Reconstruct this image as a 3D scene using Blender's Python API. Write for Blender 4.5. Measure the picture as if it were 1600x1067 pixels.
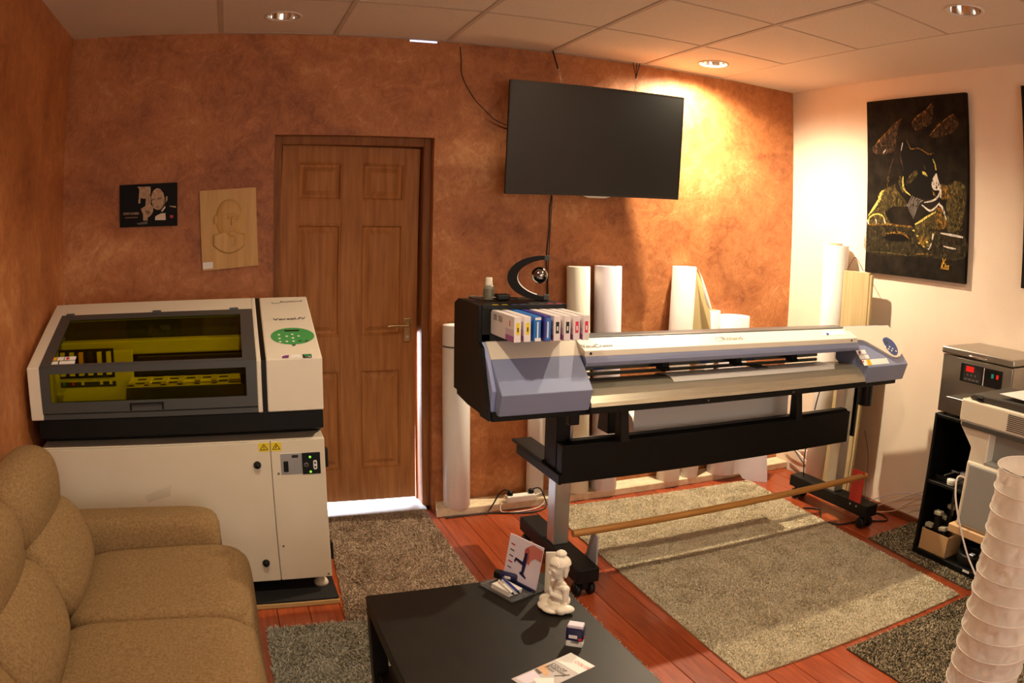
import bpy, bmesh, math, random
import numpy as np
from mathutils import Vector, Matrix, noise
random.seed(7); np.random.seed(7)
for o in list(bpy.data.objects): bpy.data.objects.remove(o, do_unlink=True)
SC = bpy.context.scene
COL = SC.collection
R = math.radians

# ------------------------------------------------------------------ camera
YAW, PITCH, ROLL, HC = 0.37112, 0.15116, 0.02086, 1.56156
LA, LB, LC = 0.67326, 0.01544, 0.00135            # lens: view angle = LA s + LB s^3 + LC s^5, s = radius / 800 px
_f = Vector((math.sin(YAW)*math.cos(PITCH), math.cos(YAW)*math.cos(PITCH), -math.sin(PITCH)))
_r = Vector((math.cos(YAW), -math.sin(YAW), 0)); _u = _r.cross(_f)
CR = _r*math.cos(ROLL) + _u*math.sin(ROLL); CU = _u*math.cos(ROLL) - _r*math.sin(ROLL); CF = _f
cd = bpy.data.cameras.new('camera'); cam = bpy.data.objects.new('camera', cd); COL.objects.link(cam)
cam.matrix_world = Matrix(((CR.x, CU.x, -CF.x, 0), (CR.y, CU.y, -CF.y, 0), (CR.z, CU.z, -CF.z, HC), (0, 0, 0, 1)))
cd.sensor_width = 36; cd.sensor_height = 24; cd.sensor_fit = 'HORIZONTAL'; cd.lens = 26; cd.clip_start = 0.02
cd.type = 'PANO'                                   # the photograph's wide lens bends straight lines: a real lens curve
_k = dict(fisheye_polynomial_k0=0.0, fisheye_polynomial_k1=-0.03739018943762325, fisheye_polynomial_k2=-5.4455403e-06,
          fisheye_polynomial_k3=-1.9222884537e-06, fisheye_polynomial_k4=-3.862807e-08)
for tgt in (cd, getattr(cd, 'cycles', None)):
    if tgt is None: continue
    try:
        tgt.panorama_type = 'FISHEYE_LENS_POLYNOMIAL'; tgt.fisheye_fov = R(170)
        for k, v in _k.items(): setattr(tgt, k, v)
    except Exception: pass
SC.camera = cam
CAM = Vector((0, 0, HC))
def ray(px, py):
    X = (px-800)/800; Y = (533.5-py)/800; s = max(math.hypot(X, Y), 1e-9)
    th = LA*s + LB*s**3 + LC*s**5
    return CF*math.cos(th) + (CR*X + CU*Y)*(math.sin(th)/s)
def P(px, py, x=None, y=None, z=None):
    """photo pixel -> point on the plane x=, y= or z="""
    d = ray(px, py)
    t = (x/d.x) if x is not None else (y/d.y) if y is not None else (z-HC)/d.z
    return CAM + d*t
def PP(px, py, p0, n):
    d = ray(px, py); n = Vector(n); return CAM + d*((Vector(p0)-CAM).dot(n)/d.dot(n))

# ------------------------------------------------------------------ world, exposure, large lights
SC.view_settings.view_transform = 'Standard'; SC.view_settings.look = 'None'
SC.view_settings.gamma = 1; SC.view_settings.use_curve_mapping = False
SC.view_settings.exposure = 0.0
W = bpy.data.worlds.new('world'); SC.world = W; W.use_nodes = True
W.node_tree.nodes['Background'].inputs[0].default_value = (0.55, 0.70, 1.0, 1); W.node_tree.nodes['Background'].inputs[1].default_value = 0.3
YW, XL, XR, H = 3.85, -0.91, 3.50, 2.56             # back wall, left wall, right wall, ceiling
YF = -2.3                                           # wall behind the camera
def area(name, loc, rot, sx, sy, energy, col):
    l = bpy.data.lights.new(name, 'AREA'); l.shape = 'RECTANGLE'; l.size = sx; l.size_y = sy; l.energy = energy; l.color = col
    o = bpy.data.objects.new(name, l); COL.objects.link(o); o.location = loc; o.rotation_euler = rot; return o
area('window_daylight', (1.3, YF+0.06, 1.45), (R(90), 0, 0), 2.6, 1.5, 40, (1.0, 0.92, 0.78))
area('hall_daylight', (0.7, 5.15, 1.3), (R(-90), 0, 0), 1.2, 2.0, 420, (0.80, 0.88, 1.0))

# ------------------------------------------------------------------ materials
def lin(c):
    return tuple(((v/255)/12.92 if v/255 <= .04045 else ((v/255+.055)/1.055)**2.4) for v in c[:3]) + (1,)
MATS = {}
def mat(name, c, rough=.5, metal=0, spec=.5, noise_=None, bump=None, coat=0, emit=None, trans=0, c2=None, stretch=None, detail=3, alpha=1):
    """c, c2 in sRGB 0-255; noise_=(scale, low, high) mixes c with c2"""
    m = bpy.data.materials.new(name); m.use_nodes = True; nt = m.node_tree; b = nt.nodes['Principled BSDF']
    b.inputs['Base Color'].default_value = lin(c); b.inputs['Roughness'].default_value = rough; b.inputs['Metallic'].default_value = metal
    b.inputs['Specular IOR Level'].default_value = spec; b.inputs['Coat Weight'].default_value = coat
    b.inputs['Transmission Weight'].default_value = trans
    if alpha < 1: b.inputs['Alpha'].default_value = alpha
    if emit: b.inputs['Emission Color'].default_value = lin(emit[0]); b.inputs['Emission Strength'].default_value = emit[1]
    if noise_ or bump:
        tc = nt.nodes.new('ShaderNodeTexCoord'); mp = nt.nodes.new('ShaderNodeMapping'); nt.links.new(tc.outputs['Object'], mp.inputs[0])
        if stretch: mp.inputs['Scale'].default_value = stretch
    if noise_:
        n = nt.nodes.new('ShaderNodeTexNoise'); n.inputs['Scale'].default_value = noise_[0]; n.inputs['Detail'].default_value = detail
        nt.links.new(mp.outputs[0], n.inputs['Vector'])
        r = nt.nodes.new('ShaderNodeMapRange'); r.inputs[1].default_value = noise_[1]; r.inputs[2].default_value = noise_[2]
        nt.links.new(n.outputs[0], r.inputs[0])
        mx = nt.nodes.new('ShaderNodeMix'); mx.data_type = 'RGBA'; mx.inputs[6].default_value = lin(c); mx.inputs[7].default_value = lin(c2 or c)
        nt.links.new(r.outputs[0], mx.inputs[0]); nt.links.new(mx.outputs[2], b.inputs['Base Color'])
    if bump:
        n2 = nt.nodes.new('ShaderNodeTexNoise'); n2.inputs['Scale'].default_value = bump[0]; n2.inputs['Detail'].default_value = 4
        nt.links.new(mp.outputs[0], n2.inputs['Vector'])
        bp = nt.nodes.new('ShaderNodeBump'); bp.inputs['Strength'].default_value = bump[1]; bp.inputs['Distance'].default_value = bump[2] if len(bump) > 2 else .01
        nt.links.new(n2.outputs[0], bp.inputs['Height']); nt.links.new(bp.outputs[0], b.inputs['Normal'])
    MATS[name] = m; return m

def stucco():
    m = bpy.data.materials.new('venetian_stucco'); m.use_nodes = True; nt = m.node_tree; b = nt.nodes['Principled BSDF']; N = nt.nodes; L = nt.links
    tc = N.new('ShaderNodeTexCoord')
    def nz(scale, detail, rough=.6, dist=0., st=(1, 1, 1)):
        mp = N.new('ShaderNodeMapping'); mp.inputs['Scale'].default_value = st; L.new(tc.outputs['Object'], mp.inputs[0])
        n = N.new('ShaderNodeTexNoise'); n.inputs['Scale'].default_value = scale; n.inputs['Detail'].default_value = detail
        n.inputs['Roughness'].default_value = rough; n.inputs['Distortion'].default_value = dist; L.new(mp.outputs[0], n.inputs['Vector']); return n
    a = nz(1.9, 8, .62, .5, (1, 1, 1.2)); c = nz(9, 8, .7, 1.6); f = nz(26, 6, .65, 2.2, (1, 1, .6))
    def ma(op, x, y):
        q = N.new('ShaderNodeMath'); q.operation = op
        for i, v in enumerate((x, y)):
            if isinstance(v, (int, float)): q.inputs[i].default_value = v
            else: L.new(v, q.inputs[i])
        return q.outputs[0]
    s = ma('ADD', ma('ADD', ma('MULTIPLY', a.outputs[0], .52), ma('MULTIPLY', c.outputs[0], .32)), ma('MULTIPLY', f.outputs[0], .20))
    cr = N.new('ShaderNodeValToRGB'); e = cr.color_ramp.elements
    e[0].position = .37; e[0].color = lin((128, 74, 42)); e[1].position = .70; e[1].color = lin((224, 168, 114))
    x = e.new(.46); x.color = lin((164, 100, 58)); x = e.new(.56); x.color = lin((190, 123, 74))
    L.new(s, cr.inputs[0]); L.new(cr.outputs[0], b.inputs['Base Color'])
    b.inputs['Roughness'].default_value = .42; b.inputs['Specular IOR Level'].default_value = .35
    bp = N.new('ShaderNodeBump'); bp.inputs['Strength'].default_value = .35; bp.inputs['Distance'].default_value = .012
    L.new(ma('ADD', c.outputs[0], ma('MULTIPLY', f.outputs[0], .5)), bp.inputs['Height']); L.new(bp.outputs[0], b.inputs['Normal'])
    MATS['stucco'] = m; return m
stucco()
mat('wall_cream', (238, 222, 202), .75, bump=(60, .05), noise_=(3, .35, .7), c2=(232, 214, 194))
mat('ceiling_plaster', (226, 211, 194), .85)
mat('ceiling_panel', (228, 213, 196), .9, noise_=(160, .4, .65), c2=(218, 201, 183), bump=(220, .12, .004))
mat('ceiling_bar', (196, 176, 158), .7)
mat('chrome', (230, 228, 222), .12, 1)
mat('steel', (184, 180, 172), .3, 1, noise_=(3, .3, .7), c2=(168, 163, 154))
mat('aluminium', (196, 196, 192), .35, .9)
mat('lamp_glow', (255, 240, 215), .5, emit=((255, 225, 180), 60))
mat('sky_gap', (200, 215, 255), .5, emit=((205, 215, 255), 1.6))
mat('plank', (172, 80, 42), .3, noise_=(9, .3, .72), c2=(132, 54, 27), stretch=(7, .6, 1), bump=(40, .05, .004), coat=.2, detail=6)
# every board has its own tint
_nt = MATS['plank'].node_tree; _b = _nt.nodes['Principled BSDF']; _oi = _nt.nodes.new('ShaderNodeObjectInfo'); _hs = _nt.nodes.new('ShaderNodeHueSaturation')
_src = _b.inputs['Base Color'].links[0].from_socket; _mr = _nt.nodes.new('ShaderNodeMapRange'); _mr.inputs[3].default_value = .82; _mr.inputs[4].default_value = 1.15
_nt.links.new(_oi.outputs['Random'], _mr.inputs[0]); _nt.links.new(_mr.outputs[0], _hs.inputs['Value']); _nt.links.new(_src, _hs.inputs['Color']); _nt.links.new(_hs.outputs[0], _b.inputs['Base Color'])
mat('subfloor', (52, 20, 10), .8)
mat('slab', (236, 218, 186), .6, noise_=(20, .4, .7), c2=(214, 194, 160))
mat('skirting', (120, 62, 34), .5)
mat('grey_tile', (196, 200, 208), .4)
mat('hall_white', (226, 228, 232), .8)
mat('oak', (184, 124, 70), .6, spec=.3, noise_=(5, .3, .72), c2=(150, 94, 48), stretch=(9, 9, .7), detail=7)
mat('oak_frame', (160, 104, 58), .6, spec=.3, noise_=(5, .3, .72), c2=(122, 74, 38), stretch=(9, 9, .7), detail=7)
mat('brass', (190, 160, 110), .28, .9)
mat('machine_white', (232, 222, 204), .4, spec=.4)
mat('cabinet_white', (226, 215, 194), .42, spec=.4, noise_=(2.5, .4, .75), c2=(218, 205, 182))
mat('machine_grey', (70, 72, 72), .4)
mat('black_metal', (15, 14, 13), .5, spec=.25)
mat('black_plastic', (17, 16, 15), .42, spec=.3)
mat('black_matte', (14, 13, 12), .8)
mat('dark_interior', (60, 54, 42), .7)
mat('inner_white', (214, 208, 186), .6)
mat('tray', (235, 225, 180), .5)
mat('green_panel', (74, 160, 88), .4)
mat('blue_panel', (54, 78, 140), .35)
mat('blue_grey', (140, 150, 184), .38, spec=.5)
mat('blue_light', (168, 180, 226), .4)
mat('white_btn', (250, 248, 240), .4)
mat('dark_btn', (60, 90, 62), .4)
mat('yellow_label', (238, 210, 30), .5)
mat('orange_label', (246, 180, 30), .5)
mat('red_label', (206, 40, 46), .5)
mat('white_label', (244, 240, 236), .5)
mat('purple_label', (120, 60, 120), .5)
mat('green_label', (40, 150, 80), .5)
mat('ink', (34, 32, 32), .5)
mat('ink_grey', (92, 86, 82), .5)
mat('scuff', (188, 176, 158), .6, alpha=.15)
mat('tube_white', (232, 232, 222), .35)
mat('led_green', (120, 200, 60), .4, emit=((130, 230, 60), 1.2))
mat('led_red', (180, 20, 16), .4, emit=((220, 30, 20), .5))
mat('led_teal', (30, 130, 120), .4, emit=((40, 160, 150), .25))
mat('paper_white', (240, 234, 228), .75)
mat('vinyl_white', (236, 230, 226), .38)
mat('vinyl_lilac', (226, 216, 226), .36)
mat('vinyl_cream', (238, 232, 214), .4)
mat('backing', (206, 190, 140), .6)
mat('cardboard', (196, 158, 112), .8)
mat('apron', (206, 198, 178), .35, .55, noise_=(30, .3, .7), c2=(188, 180, 160), stretch=(.3, 8, 8))
mat('platen', (120, 116, 100), .45, .3)
mat('copper', (190, 110, 50), .35, .7)
mat('cart_white', (236, 226, 226), .4)
mat('cart_fade', (216, 190, 206), .4)
mat('cart_purple', (168, 92, 158), .4)
mat('cart_blue', (36, 116, 200), .35)
mat('cart_violet', (66, 56, 140), .35)
mat('pink_label', (232, 52, 96), .45)
mat('tv_screen', (14, 14, 13), .28, spec=.6)
mat('tv_bezel', (52, 50, 48), .35, .5)
mat('canvas_black', (22, 18, 14), .8, spec=.1, noise_=(14, .35, .75), c2=(44, 37, 28), bump=(300, .1, .002))
mat('paint_white', (214, 206, 196), .6, spec=.08)
mat('paint_ochre', (170, 128, 56), .6, noise_=(60, .3, .7), c2=(110, 82, 40), spec=.08)
mat('paint_olive', (122, 106, 60), .65, noise_=(45, .35, .7), c2=(70, 60, 36), spec=.08)
mat('paint_dim', (84, 74, 52), .7, noise_=(40, .3, .75), c2=(34, 29, 22), spec=.08)
mat('paint_black', (20, 17, 14), .7, spec=.08)
mat('paint_brown', (124, 94, 70), .65, noise_=(50, .3, .75), c2=(44, 34, 26), spec=.08)
mat('paint_yellow', (226, 208, 110), .6, spec=.08)
mat('signature', (226, 170, 40), .6)
mat('photo_black', (18, 15, 14), .5, spec=.15)
mat('photo_skin', (196, 164, 128), .45, noise_=(60, .35, .7), c2=(160, 124, 92))
mat('photo_skin_shade', (120, 86, 64), .45)
mat('photo_shirt', (224, 206, 184), .45)
mat('photo_red', (190, 30, 36), .45)
mat('photo_grey', (92, 80, 72), .45)
mat('relief_wood', (214, 172, 104), .5, noise_=(3.2, .3, .7), c2=(196, 150, 84), stretch=(9, 9, .8), detail=5)
mat('pale_wood', (196, 176, 132), .6, noise_=(4, .3, .7), c2=(178, 156, 112), stretch=(12, 12, .8))
mat('ply', (222, 184, 138), .6)
mat('mdf', (196, 160, 104), .8)
mat('dowel_wood', (190, 136, 68), .45, noise_=(6, .3, .7), c2=(160, 106, 46), stretch=(.6, 10, 10))
mat('red_metal', (196, 36, 24), .4)
mat('grey_metal', (176, 176, 186), .4, .3)
mat('sofa_fabric', (148, 119, 82), .95, spec=.15, noise_=(135, .34, .66), c2=(122, 96, 64), bump=(420, .35, .003), detail=4)
mat('table_black', (30, 26, 21), .45, spec=.3, noise_=(7, .35, .7), c2=(24, 21, 17), stretch=(4, 1, 1))
mat('ceramic', (240, 230, 212), .16, coat=.6)
mat('acrylic', (235, 235, 235), .05, trans=.92, spec=.5)
mat('clear_plastic', (225, 228, 222), .12, trans=.85)
mat('navy', (28, 28, 74), .3)
mat('pen_blue', (44, 58, 150), .3)
mat('skin_print', (206, 120, 110), .5)
mat('skin_print_shade', (176, 84, 80), .5)
mat('print_lilac', (226, 216, 232), .45)
mat('print_grey', (196, 188, 186), .45)
mat('print_tan', (214, 170, 128), .45)
mat('print_pink', (236, 110, 96), .45)
mat('bottle_grey', (150, 144, 126), .35, trans=.25)
mat('bottle_cap', (236, 230, 214), .35)
mat('globe_chrome', (150, 148, 146), .1, 1, noise_=(22, .48, .56), c2=(28, 26, 26))
mat('copier_white', (236, 226, 204), .45)
mat('copier_grey', (158, 158, 152), .5)
mat('copier_dark', (74, 70, 64), .5)
mat('cable_white', (222, 208, 198), .5)
mat('cable_black', (18, 17, 17), .45)
mat('lantern_paper', (238, 234, 228), .85, trans=0, noise_=(14, .35, .7), c2=(228, 222, 214), bump=(22, .7, .014))
_m = MATS['lantern_paper']; _nt = _m.node_tree; _b = _nt.nodes['Principled BSDF']; _o = _nt.nodes['Material Output']; _t = _nt.nodes.new('ShaderNodeBsdfTranslucent'); _t.inputs[0].default_value = lin((244, 234, 220)); _x = _nt.nodes.new('ShaderNodeMixShader'); _x.inputs[0].default_value = .45
_nt.links.new(_b.outputs[0], _x.inputs[1]); _nt.links.new(_t.outputs[0], _x.inputs[2]); _nt.links.new(_x.outputs[0], _o.inputs[0])
mat('lantern_wire', (236, 226, 212), .5)
mat('jar', (225, 225, 215), .4)
mat('sole_grey', (176, 168, 148), .7)
mat('base_beige', (180, 164, 130), .95); mat('base_brown', (120, 98, 76), .95); mat('base_grey', (130, 122, 104), .95); mat('base_dark', (84, 74, 58), .95)

def tinted(name, c, gloss=.12):
    m = bpy.data.materials.new(name); m.use_nodes = True; nt = m.node_tree; nt.nodes.clear()
    o = nt.nodes.new('ShaderNodeOutputMaterial'); t = nt.nodes.new('ShaderNodeBsdfTransparent'); t.inputs[0].default_value = c
    g = nt.nodes.new('ShaderNodeBsdfGlossy'); g.inputs['Roughness'].default_value = .04
    lw_ = nt.nodes.new('ShaderNodeLayerWeight'); pw_ = nt.nodes.new('ShaderNodeMath'); pw_.operation = 'POWER'; pw_.inputs[1].default_value = 4; fr = nt.nodes.new('ShaderNodeMath'); fr.operation = 'MULTIPLY_ADD'
    nt.links.new(lw_.outputs['Facing'], pw_.inputs[0]); nt.links.new(pw_.outputs[0], fr.inputs[0]); fr.inputs[1].default_value = gloss; fr.inputs[2].default_value = .02; mx = nt.nodes.new('ShaderNodeMixShader')
    nt.links.new(fr.outputs[0], mx.inputs[0]); nt.links.new(t.outputs[0], mx.inputs[1]); nt.links.new(g.outputs[0], mx.inputs[2]); nt.links.new(mx.outputs[0], o.inputs[0])
    MATS[name] = m; return m
tinted('amber_acrylic', (.80, .78, .12, 1))
tinted('clear_sheet', (.9, .92, .9, 1))

def brushy(name, lo, hi, top):
    """thin paint: streaky cover over the black canvas"""
    nt = MATS[name].node_tree; b = nt.nodes['Principled BSDF']; tc = nt.nodes.new('ShaderNodeTexCoord'); n = nt.nodes.new('ShaderNodeTexNoise'); n.inputs['Scale'].default_value = 38; n.inputs['Detail'].default_value = 6; n.inputs['Distortion'].default_value = 1.5
    mp = nt.nodes.new('ShaderNodeMapping'); mp.inputs['Scale'].default_value = (1, 1.6, .8); nt.links.new(tc.outputs['Object'], mp.inputs[0]); nt.links.new(mp.outputs[0], n.inputs['Vector'])
    mr = nt.nodes.new('ShaderNodeMapRange'); mr.inputs[1].default_value = lo; mr.inputs[2].default_value = hi; mr.inputs[4].default_value = top; nt.links.new(n.outputs[0], mr.inputs[0]); nt.links.new(mr.outputs[0], b.inputs['Alpha'])
for q_ in (('paint_white', .3, .5, .9), ('paint_ochre', .38, .62, .85), ('paint_olive', .36, .62, .85), ('paint_dim', .32, .62, .85), ('paint_brown', .36, .64, .8), ('paint_yellow', .32, .54, .9)): brushy(*q_)
def rug_mat(name, light, dark, mid=.5, span=.25, patch=.25):
    m = bpy.data.materials.new(name); m.use_nodes = True; nt = m.node_tree; b = nt.nodes['Principled BSDF']; b.inputs['Roughness'].default_value = .95; b.inputs['Specular IOR Level'].default_value = .1
    a = nt.nodes.new('ShaderNodeAttribute'); a.attribute_name = 'rnd'
    tc = nt.nodes.new('ShaderNodeTexCoord'); n = nt.nodes.new('ShaderNodeTexNoise'); n.inputs['Scale'].default_value = 5; n.inputs['Detail'].default_value = 5; nt.links.new(tc.outputs['Object'], n.inputs['Vector'])
    q = nt.nodes.new('ShaderNodeMath'); q.operation = 'MULTIPLY_ADD'; nt.links.new(n.outputs[0], q.inputs[0]); q.inputs[1].default_value = patch*2; nt.links.new(a.outputs['Fac'], q.inputs[2])
    mr = nt.nodes.new('ShaderNodeMapRange'); mr.inputs[1].default_value = mid+patch-span; mr.inputs[2].default_value = mid+patch+span; nt.links.new(q.outputs[0], mr.inputs[0])
    mx = nt.nodes.new('ShaderNodeMix'); mx.data_type = 'RGBA'; mx.inputs[6].default_value = lin(dark); mx.inputs[7].default_value = lin(light)
    nt.links.new(mr.outputs[0], mx.inputs[0]); nt.links.new(mx.outputs[2], b.inputs['Base Color']); MATS[name] = m
rug_mat('rug_beige', (224, 213, 188), (124, 110, 86), .14, .24)
rug_mat('rug_brown', (196, 172, 148), (118, 98, 80), .4, .4)
rug_mat('rug_grey', (196, 190, 172), (120, 114, 100), .4, .4)
rug_mat('rug_dark', (196, 180, 148), (52, 44, 34), .52, .2)

# ------------------------------------------------------------------ mesh builder
def catmull(pts, k=6):
    pts = [Vector(p) for p in pts]
    if len(pts) < 3: return pts
    out = []; q = [pts[0]*2-pts[1]] + pts + [pts[-1]*2-pts[-2]]
    for i in range(1, len(q)-2):
        for j in range(k):
            t = j/k; a, b, c, d = q[i-1], q[i], q[i+1], q[i+2]
            out.append(.5*((2*b)+(c-a)*t+(2*a-5*b+4*c-d)*t*t+(3*b-a-3*c+d)*t**3))
    out.append(pts[-1]); return out
class MB:
    def __init__(s): s.v = []; s.f = []; s.sm = []
    def add(s, vs, fs, smooth=False):
        o = len(s.v); s.v += [tuple(v) for v in vs]; s.f += [tuple(i+o for i in f) for f in fs]; s.sm += [smooth]*len(fs); return s
    def bm(s, bm, smooth=False):
        bm.verts.index_update(); s.add([v.co[:] for v in bm.verts], [[v.index for v in f.verts] for f in bm.faces], smooth); bm.free(); return s
    def box(s, x0, x1, y0, y1, z0, z1, bev=0, seg=2, M=None):
        bm = bmesh.new(); bmesh.ops.create_cube(bm, size=1)
        for v in bm.verts: v.co = Vector(((x0+x1)/2+v.co.x*abs(x1-x0), (y0+y1)/2+v.co.y*abs(y1-y0), (z0+z1)/2+v.co.z*abs(z1-z0)))
        if bev: bmesh.ops.bevel(bm, geom=bm.edges[:], offset=bev, segments=seg, affect='EDGES', profile=.5)
        if M: bmesh.ops.transform(bm, matrix=M, verts=bm.verts)
        return s.bm(bm)
    def prism(s, poly, axis, a, b, bev=0, seg=2, M=None):
        """poly: 2-D points in the plane across axis ('x': (y,z), 'y': (x,z), 'z': (x,y))"""
        def p3(p, t): return {'x': (t, p[0], p[1]), 'y': (p[0], t, p[1]), 'z': (p[0], p[1], t)}[axis]
        bm = bmesh.new(); A = [bm.verts.new(p3(p, a)) for p in poly]; B = [bm.verts.new(p3(p, b)) for p in poly]; n = len(poly)
        bm.faces.new(A); bm.faces.new(B[::-1])
        for i in range(n): bm.faces.new((A[(i+1) % n], A[i], B[i], B[(i+1) % n]))
        bmesh.ops.recalc_face_normals(bm, faces=bm.faces)
        if bev: bmesh.ops.bevel(bm, geom=bm.edges[:], offset=bev, segments=seg, affect='EDGES', profile=.5)
        if M: bmesh.ops.transform(bm, matrix=M, verts=bm.verts)
        return s.bm(bm)
    def cyl(s, p0, p1, r0, r1=None, n=20, caps=True):
        p0 = Vector(p0); p1 = Vector(p1); r1 = r0 if r1 is None else r1; d = (p1-p0).normalized()
        a = d.orthogonal().normalized(); b = d.cross(a); vs = []
        for p, r in ((p0, r0), (p1, r1)):
            vs += [p+(a*math.cos(2*math.pi*i/n)+b*math.sin(2*math.pi*i/n))*r for i in range(n)]
        s.add(vs, [(i, (i+1) % n, n+(i+1) % n, n+i) for i in range(n)], True)
        if caps: s.add(vs, [tuple(range(n))[::-1], tuple(range(n, 2*n))])
        return s
    def lathe(s, prof, c=(0, 0, 0), n=32, smooth=True, M=None):
        vs = []; fs = []; c = Vector(c)
        for r, z in prof: vs += [Vector((r*math.cos(2*math.pi*i/n), r*math.sin(2*math.pi*i/n), z)) for i in range(n)]
        for k in range(len(prof)-1):
            for i in range(n): fs.append((k*n+i, k*n+(i+1) % n, (k+1)*n+(i+1) % n, (k+1)*n+i))
        if M: vs = [M @ v for v in vs]
        return s.add([v+c for v in vs], fs, smooth)
    def tube(s, pts, r, n=8, k=6, smooth=True):
        p = catmull(pts, k) if k > 1 else [Vector(q) for q in pts]
        up = None; vs = []; m = len(p)
        for i in range(m):
            d = (p[min(i+1, m-1)]-p[max(i-1, 0)])
            d = d.normalized() if d.length > 1e-9 else Vector((0, 0, 1))
            a = d.orthogonal().normalized() if up is None else (up-d*up.dot(d)).normalized()
            up = a; b = d.cross(a)
            vs += [p[i]+(a*math.cos(2*math.pi*j/n)+b*math.sin(2*math.pi*j/n))*r for j in range(n)]
        fs = [(i*n+j, i*n+(j+1) % n, (i+1)*n+(j+1) % n, (i+1)*n+j) for i in range(m-1) for j in range(n)]
        s.add(vs, fs, smooth); s.add(vs, [tuple(range(n))[::-1], tuple(range((m-1)*n, m*n))]); return s
    def ell(s, c, r, e1=1., e2=1., nu=28, nv=16, M=None):
        """superellipsoid; e<1 is boxier"""
        def sg(v, e): return math.copysign(abs(v)**e, v)
        vs = []; c = Vector(c)
        for j in range(nv+1):
            ph = -math.pi/2+math.pi*j/nv
            for i in range(nu):
                th = 2*math.pi*i/nu
                p = Vector((r[0]*sg(math.cos(ph), e1)*sg(math.cos(th), e2), r[1]*sg(math.cos(ph), e1)*sg(math.sin(th), e2), r[2]*sg(math.sin(ph), e1)))
                vs.append((M @ p if M else p)+c)
        fs = [(j*nu+i, j*nu+(i+1) % nu, (j+1)*nu+(i+1) % nu, (j+1)*nu+i) for j in range(nv) for i in range(nu)]
        return s.add(vs, fs, True)
    def poly(s, pts): return s.add(pts, [tuple(range(len(pts)))])
    def grid(s, fn, nu, nv, smooth=True):
        vs = [fn(i/nu, j/nv) for j in range(nv+1) for i in range(nu+1)]
        return s.add(vs, [(j*(nu+1)+i, j*(nu+1)+i+1, (j+1)*(nu+1)+i+1, (j+1)*(nu+1)+i) for j in range(nv) for i in range(nu)], smooth)
    def ribbon(s, pts, w, n, k=5):
        """flat stroke of width w along pts, lying in the plane with normal n; w may be a list"""
        p = catmull(pts, k); n = Vector(n).normalized(); m = len(p); vs = []
        for i in range(m):
            d = (p[min(i+1, m-1)]-p[max(i-1, 0)]).normalized(); b = n.cross(d); t = i/(m-1)
            ww = w if not isinstance(w, (list, tuple)) else np.interp(t, np.linspace(0, 1, len(w)), w)
            vs += [p[i]+b*ww/2, p[i]-b*ww/2]
        return s.add(vs, [(2*i, 2*i+1, 2*i+3, 2*i+2) for i in range(m-1)])
    def move(s, M): s.v = [tuple(M @ Vector(v)) for v in s.v]; return s

ORG = {}
def _mesh(name, mb, m, org):
    me = bpy.data.meshes.new(name); ox, oy, oz = org
    me.from_pydata([(x-ox, y-oy, z-oz) for x, y, z in mb.v], [], mb.f)
    me.polygons.foreach_set('use_smooth', mb.sm); me.materials.append(MATS[m] if isinstance(m, str) else m); me.update(); return me
def thing(name, label, cat, loc, group=None):
    o = bpy.data.objects.new(name, None); COL.objects.link(o); o.location = loc; o.empty_display_size = .1
    o['label'] = label; o['category'] = cat
    if group: o['group'] = group
    ORG[o] = tuple(loc); return o
def part(name, mb, m, parent, label=None, kind=None):
    org = ORG[parent]; o = bpy.data.objects.new(name, _mesh(name, mb, m, org)); COL.objects.link(o); o.parent = parent; ORG[o] = org
    if label: o['label'] = label
    if kind: o['kind'] = kind
    return o
def single(name, mb, m, label, cat, group=None):
    a = np.array(mb.v); org = ((a[:, 0].min()+a[:, 0].max())/2, (a[:, 1].min()+a[:, 1].max())/2, a[:, 2].min())
    o = bpy.data.objects.new(name, _mesh(name, mb, m, org)); COL.objects.link(o); o.location = org; o['label'] = label; o['category'] = cat
    if group: o['group'] = group
    ORG[o] = org; return o
def struct(name, mb, m, label=None, cat=None):
    o = bpy.data.objects.new(name, _mesh(name, mb, m, (0, 0, 0))); COL.objects.link(o); o['kind'] = 'structure'; ORG[o] = (0, 0, 0)
    if label: o['label'] = label
    if cat: o['category'] = cat
    return o
def copy_part(src, parent, loc):
    c = src.copy(); COL.objects.link(c); c.parent = parent; c.location = loc; return c
def textmesh(body, origin, u, v, size, squeeze=1., lift=.0006, align='LEFT', bold=0, shear=0):
    cu = bpy.data.curves.new('t', 'FONT'); cu.body = body; cu.size = 1; cu.align_x = align; cu.offset = bold; cu.shear = shear; cu.resolution_u = 3
    o = bpy.data.objects.new('t', cu); COL.objects.link(o); dg = bpy.context.evaluated_depsgraph_get(); me = o.evaluated_get(dg).to_mesh()
    u = Vector(u).normalized(); v = Vector(v).normalized(); n = u.cross(v); mb = MB(); org = Vector(origin)
    mb.add([org+u*(q.co.x*size*squeeze)+v*(q.co.y*size)+n*lift for q in me.vertices], [tuple(p.vertices) for p in me.polygons])
    o.evaluated_get(dg).to_mesh_clear(); bpy.data.objects.remove(o); bpy.data.curves.remove(cu); return mb
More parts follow.
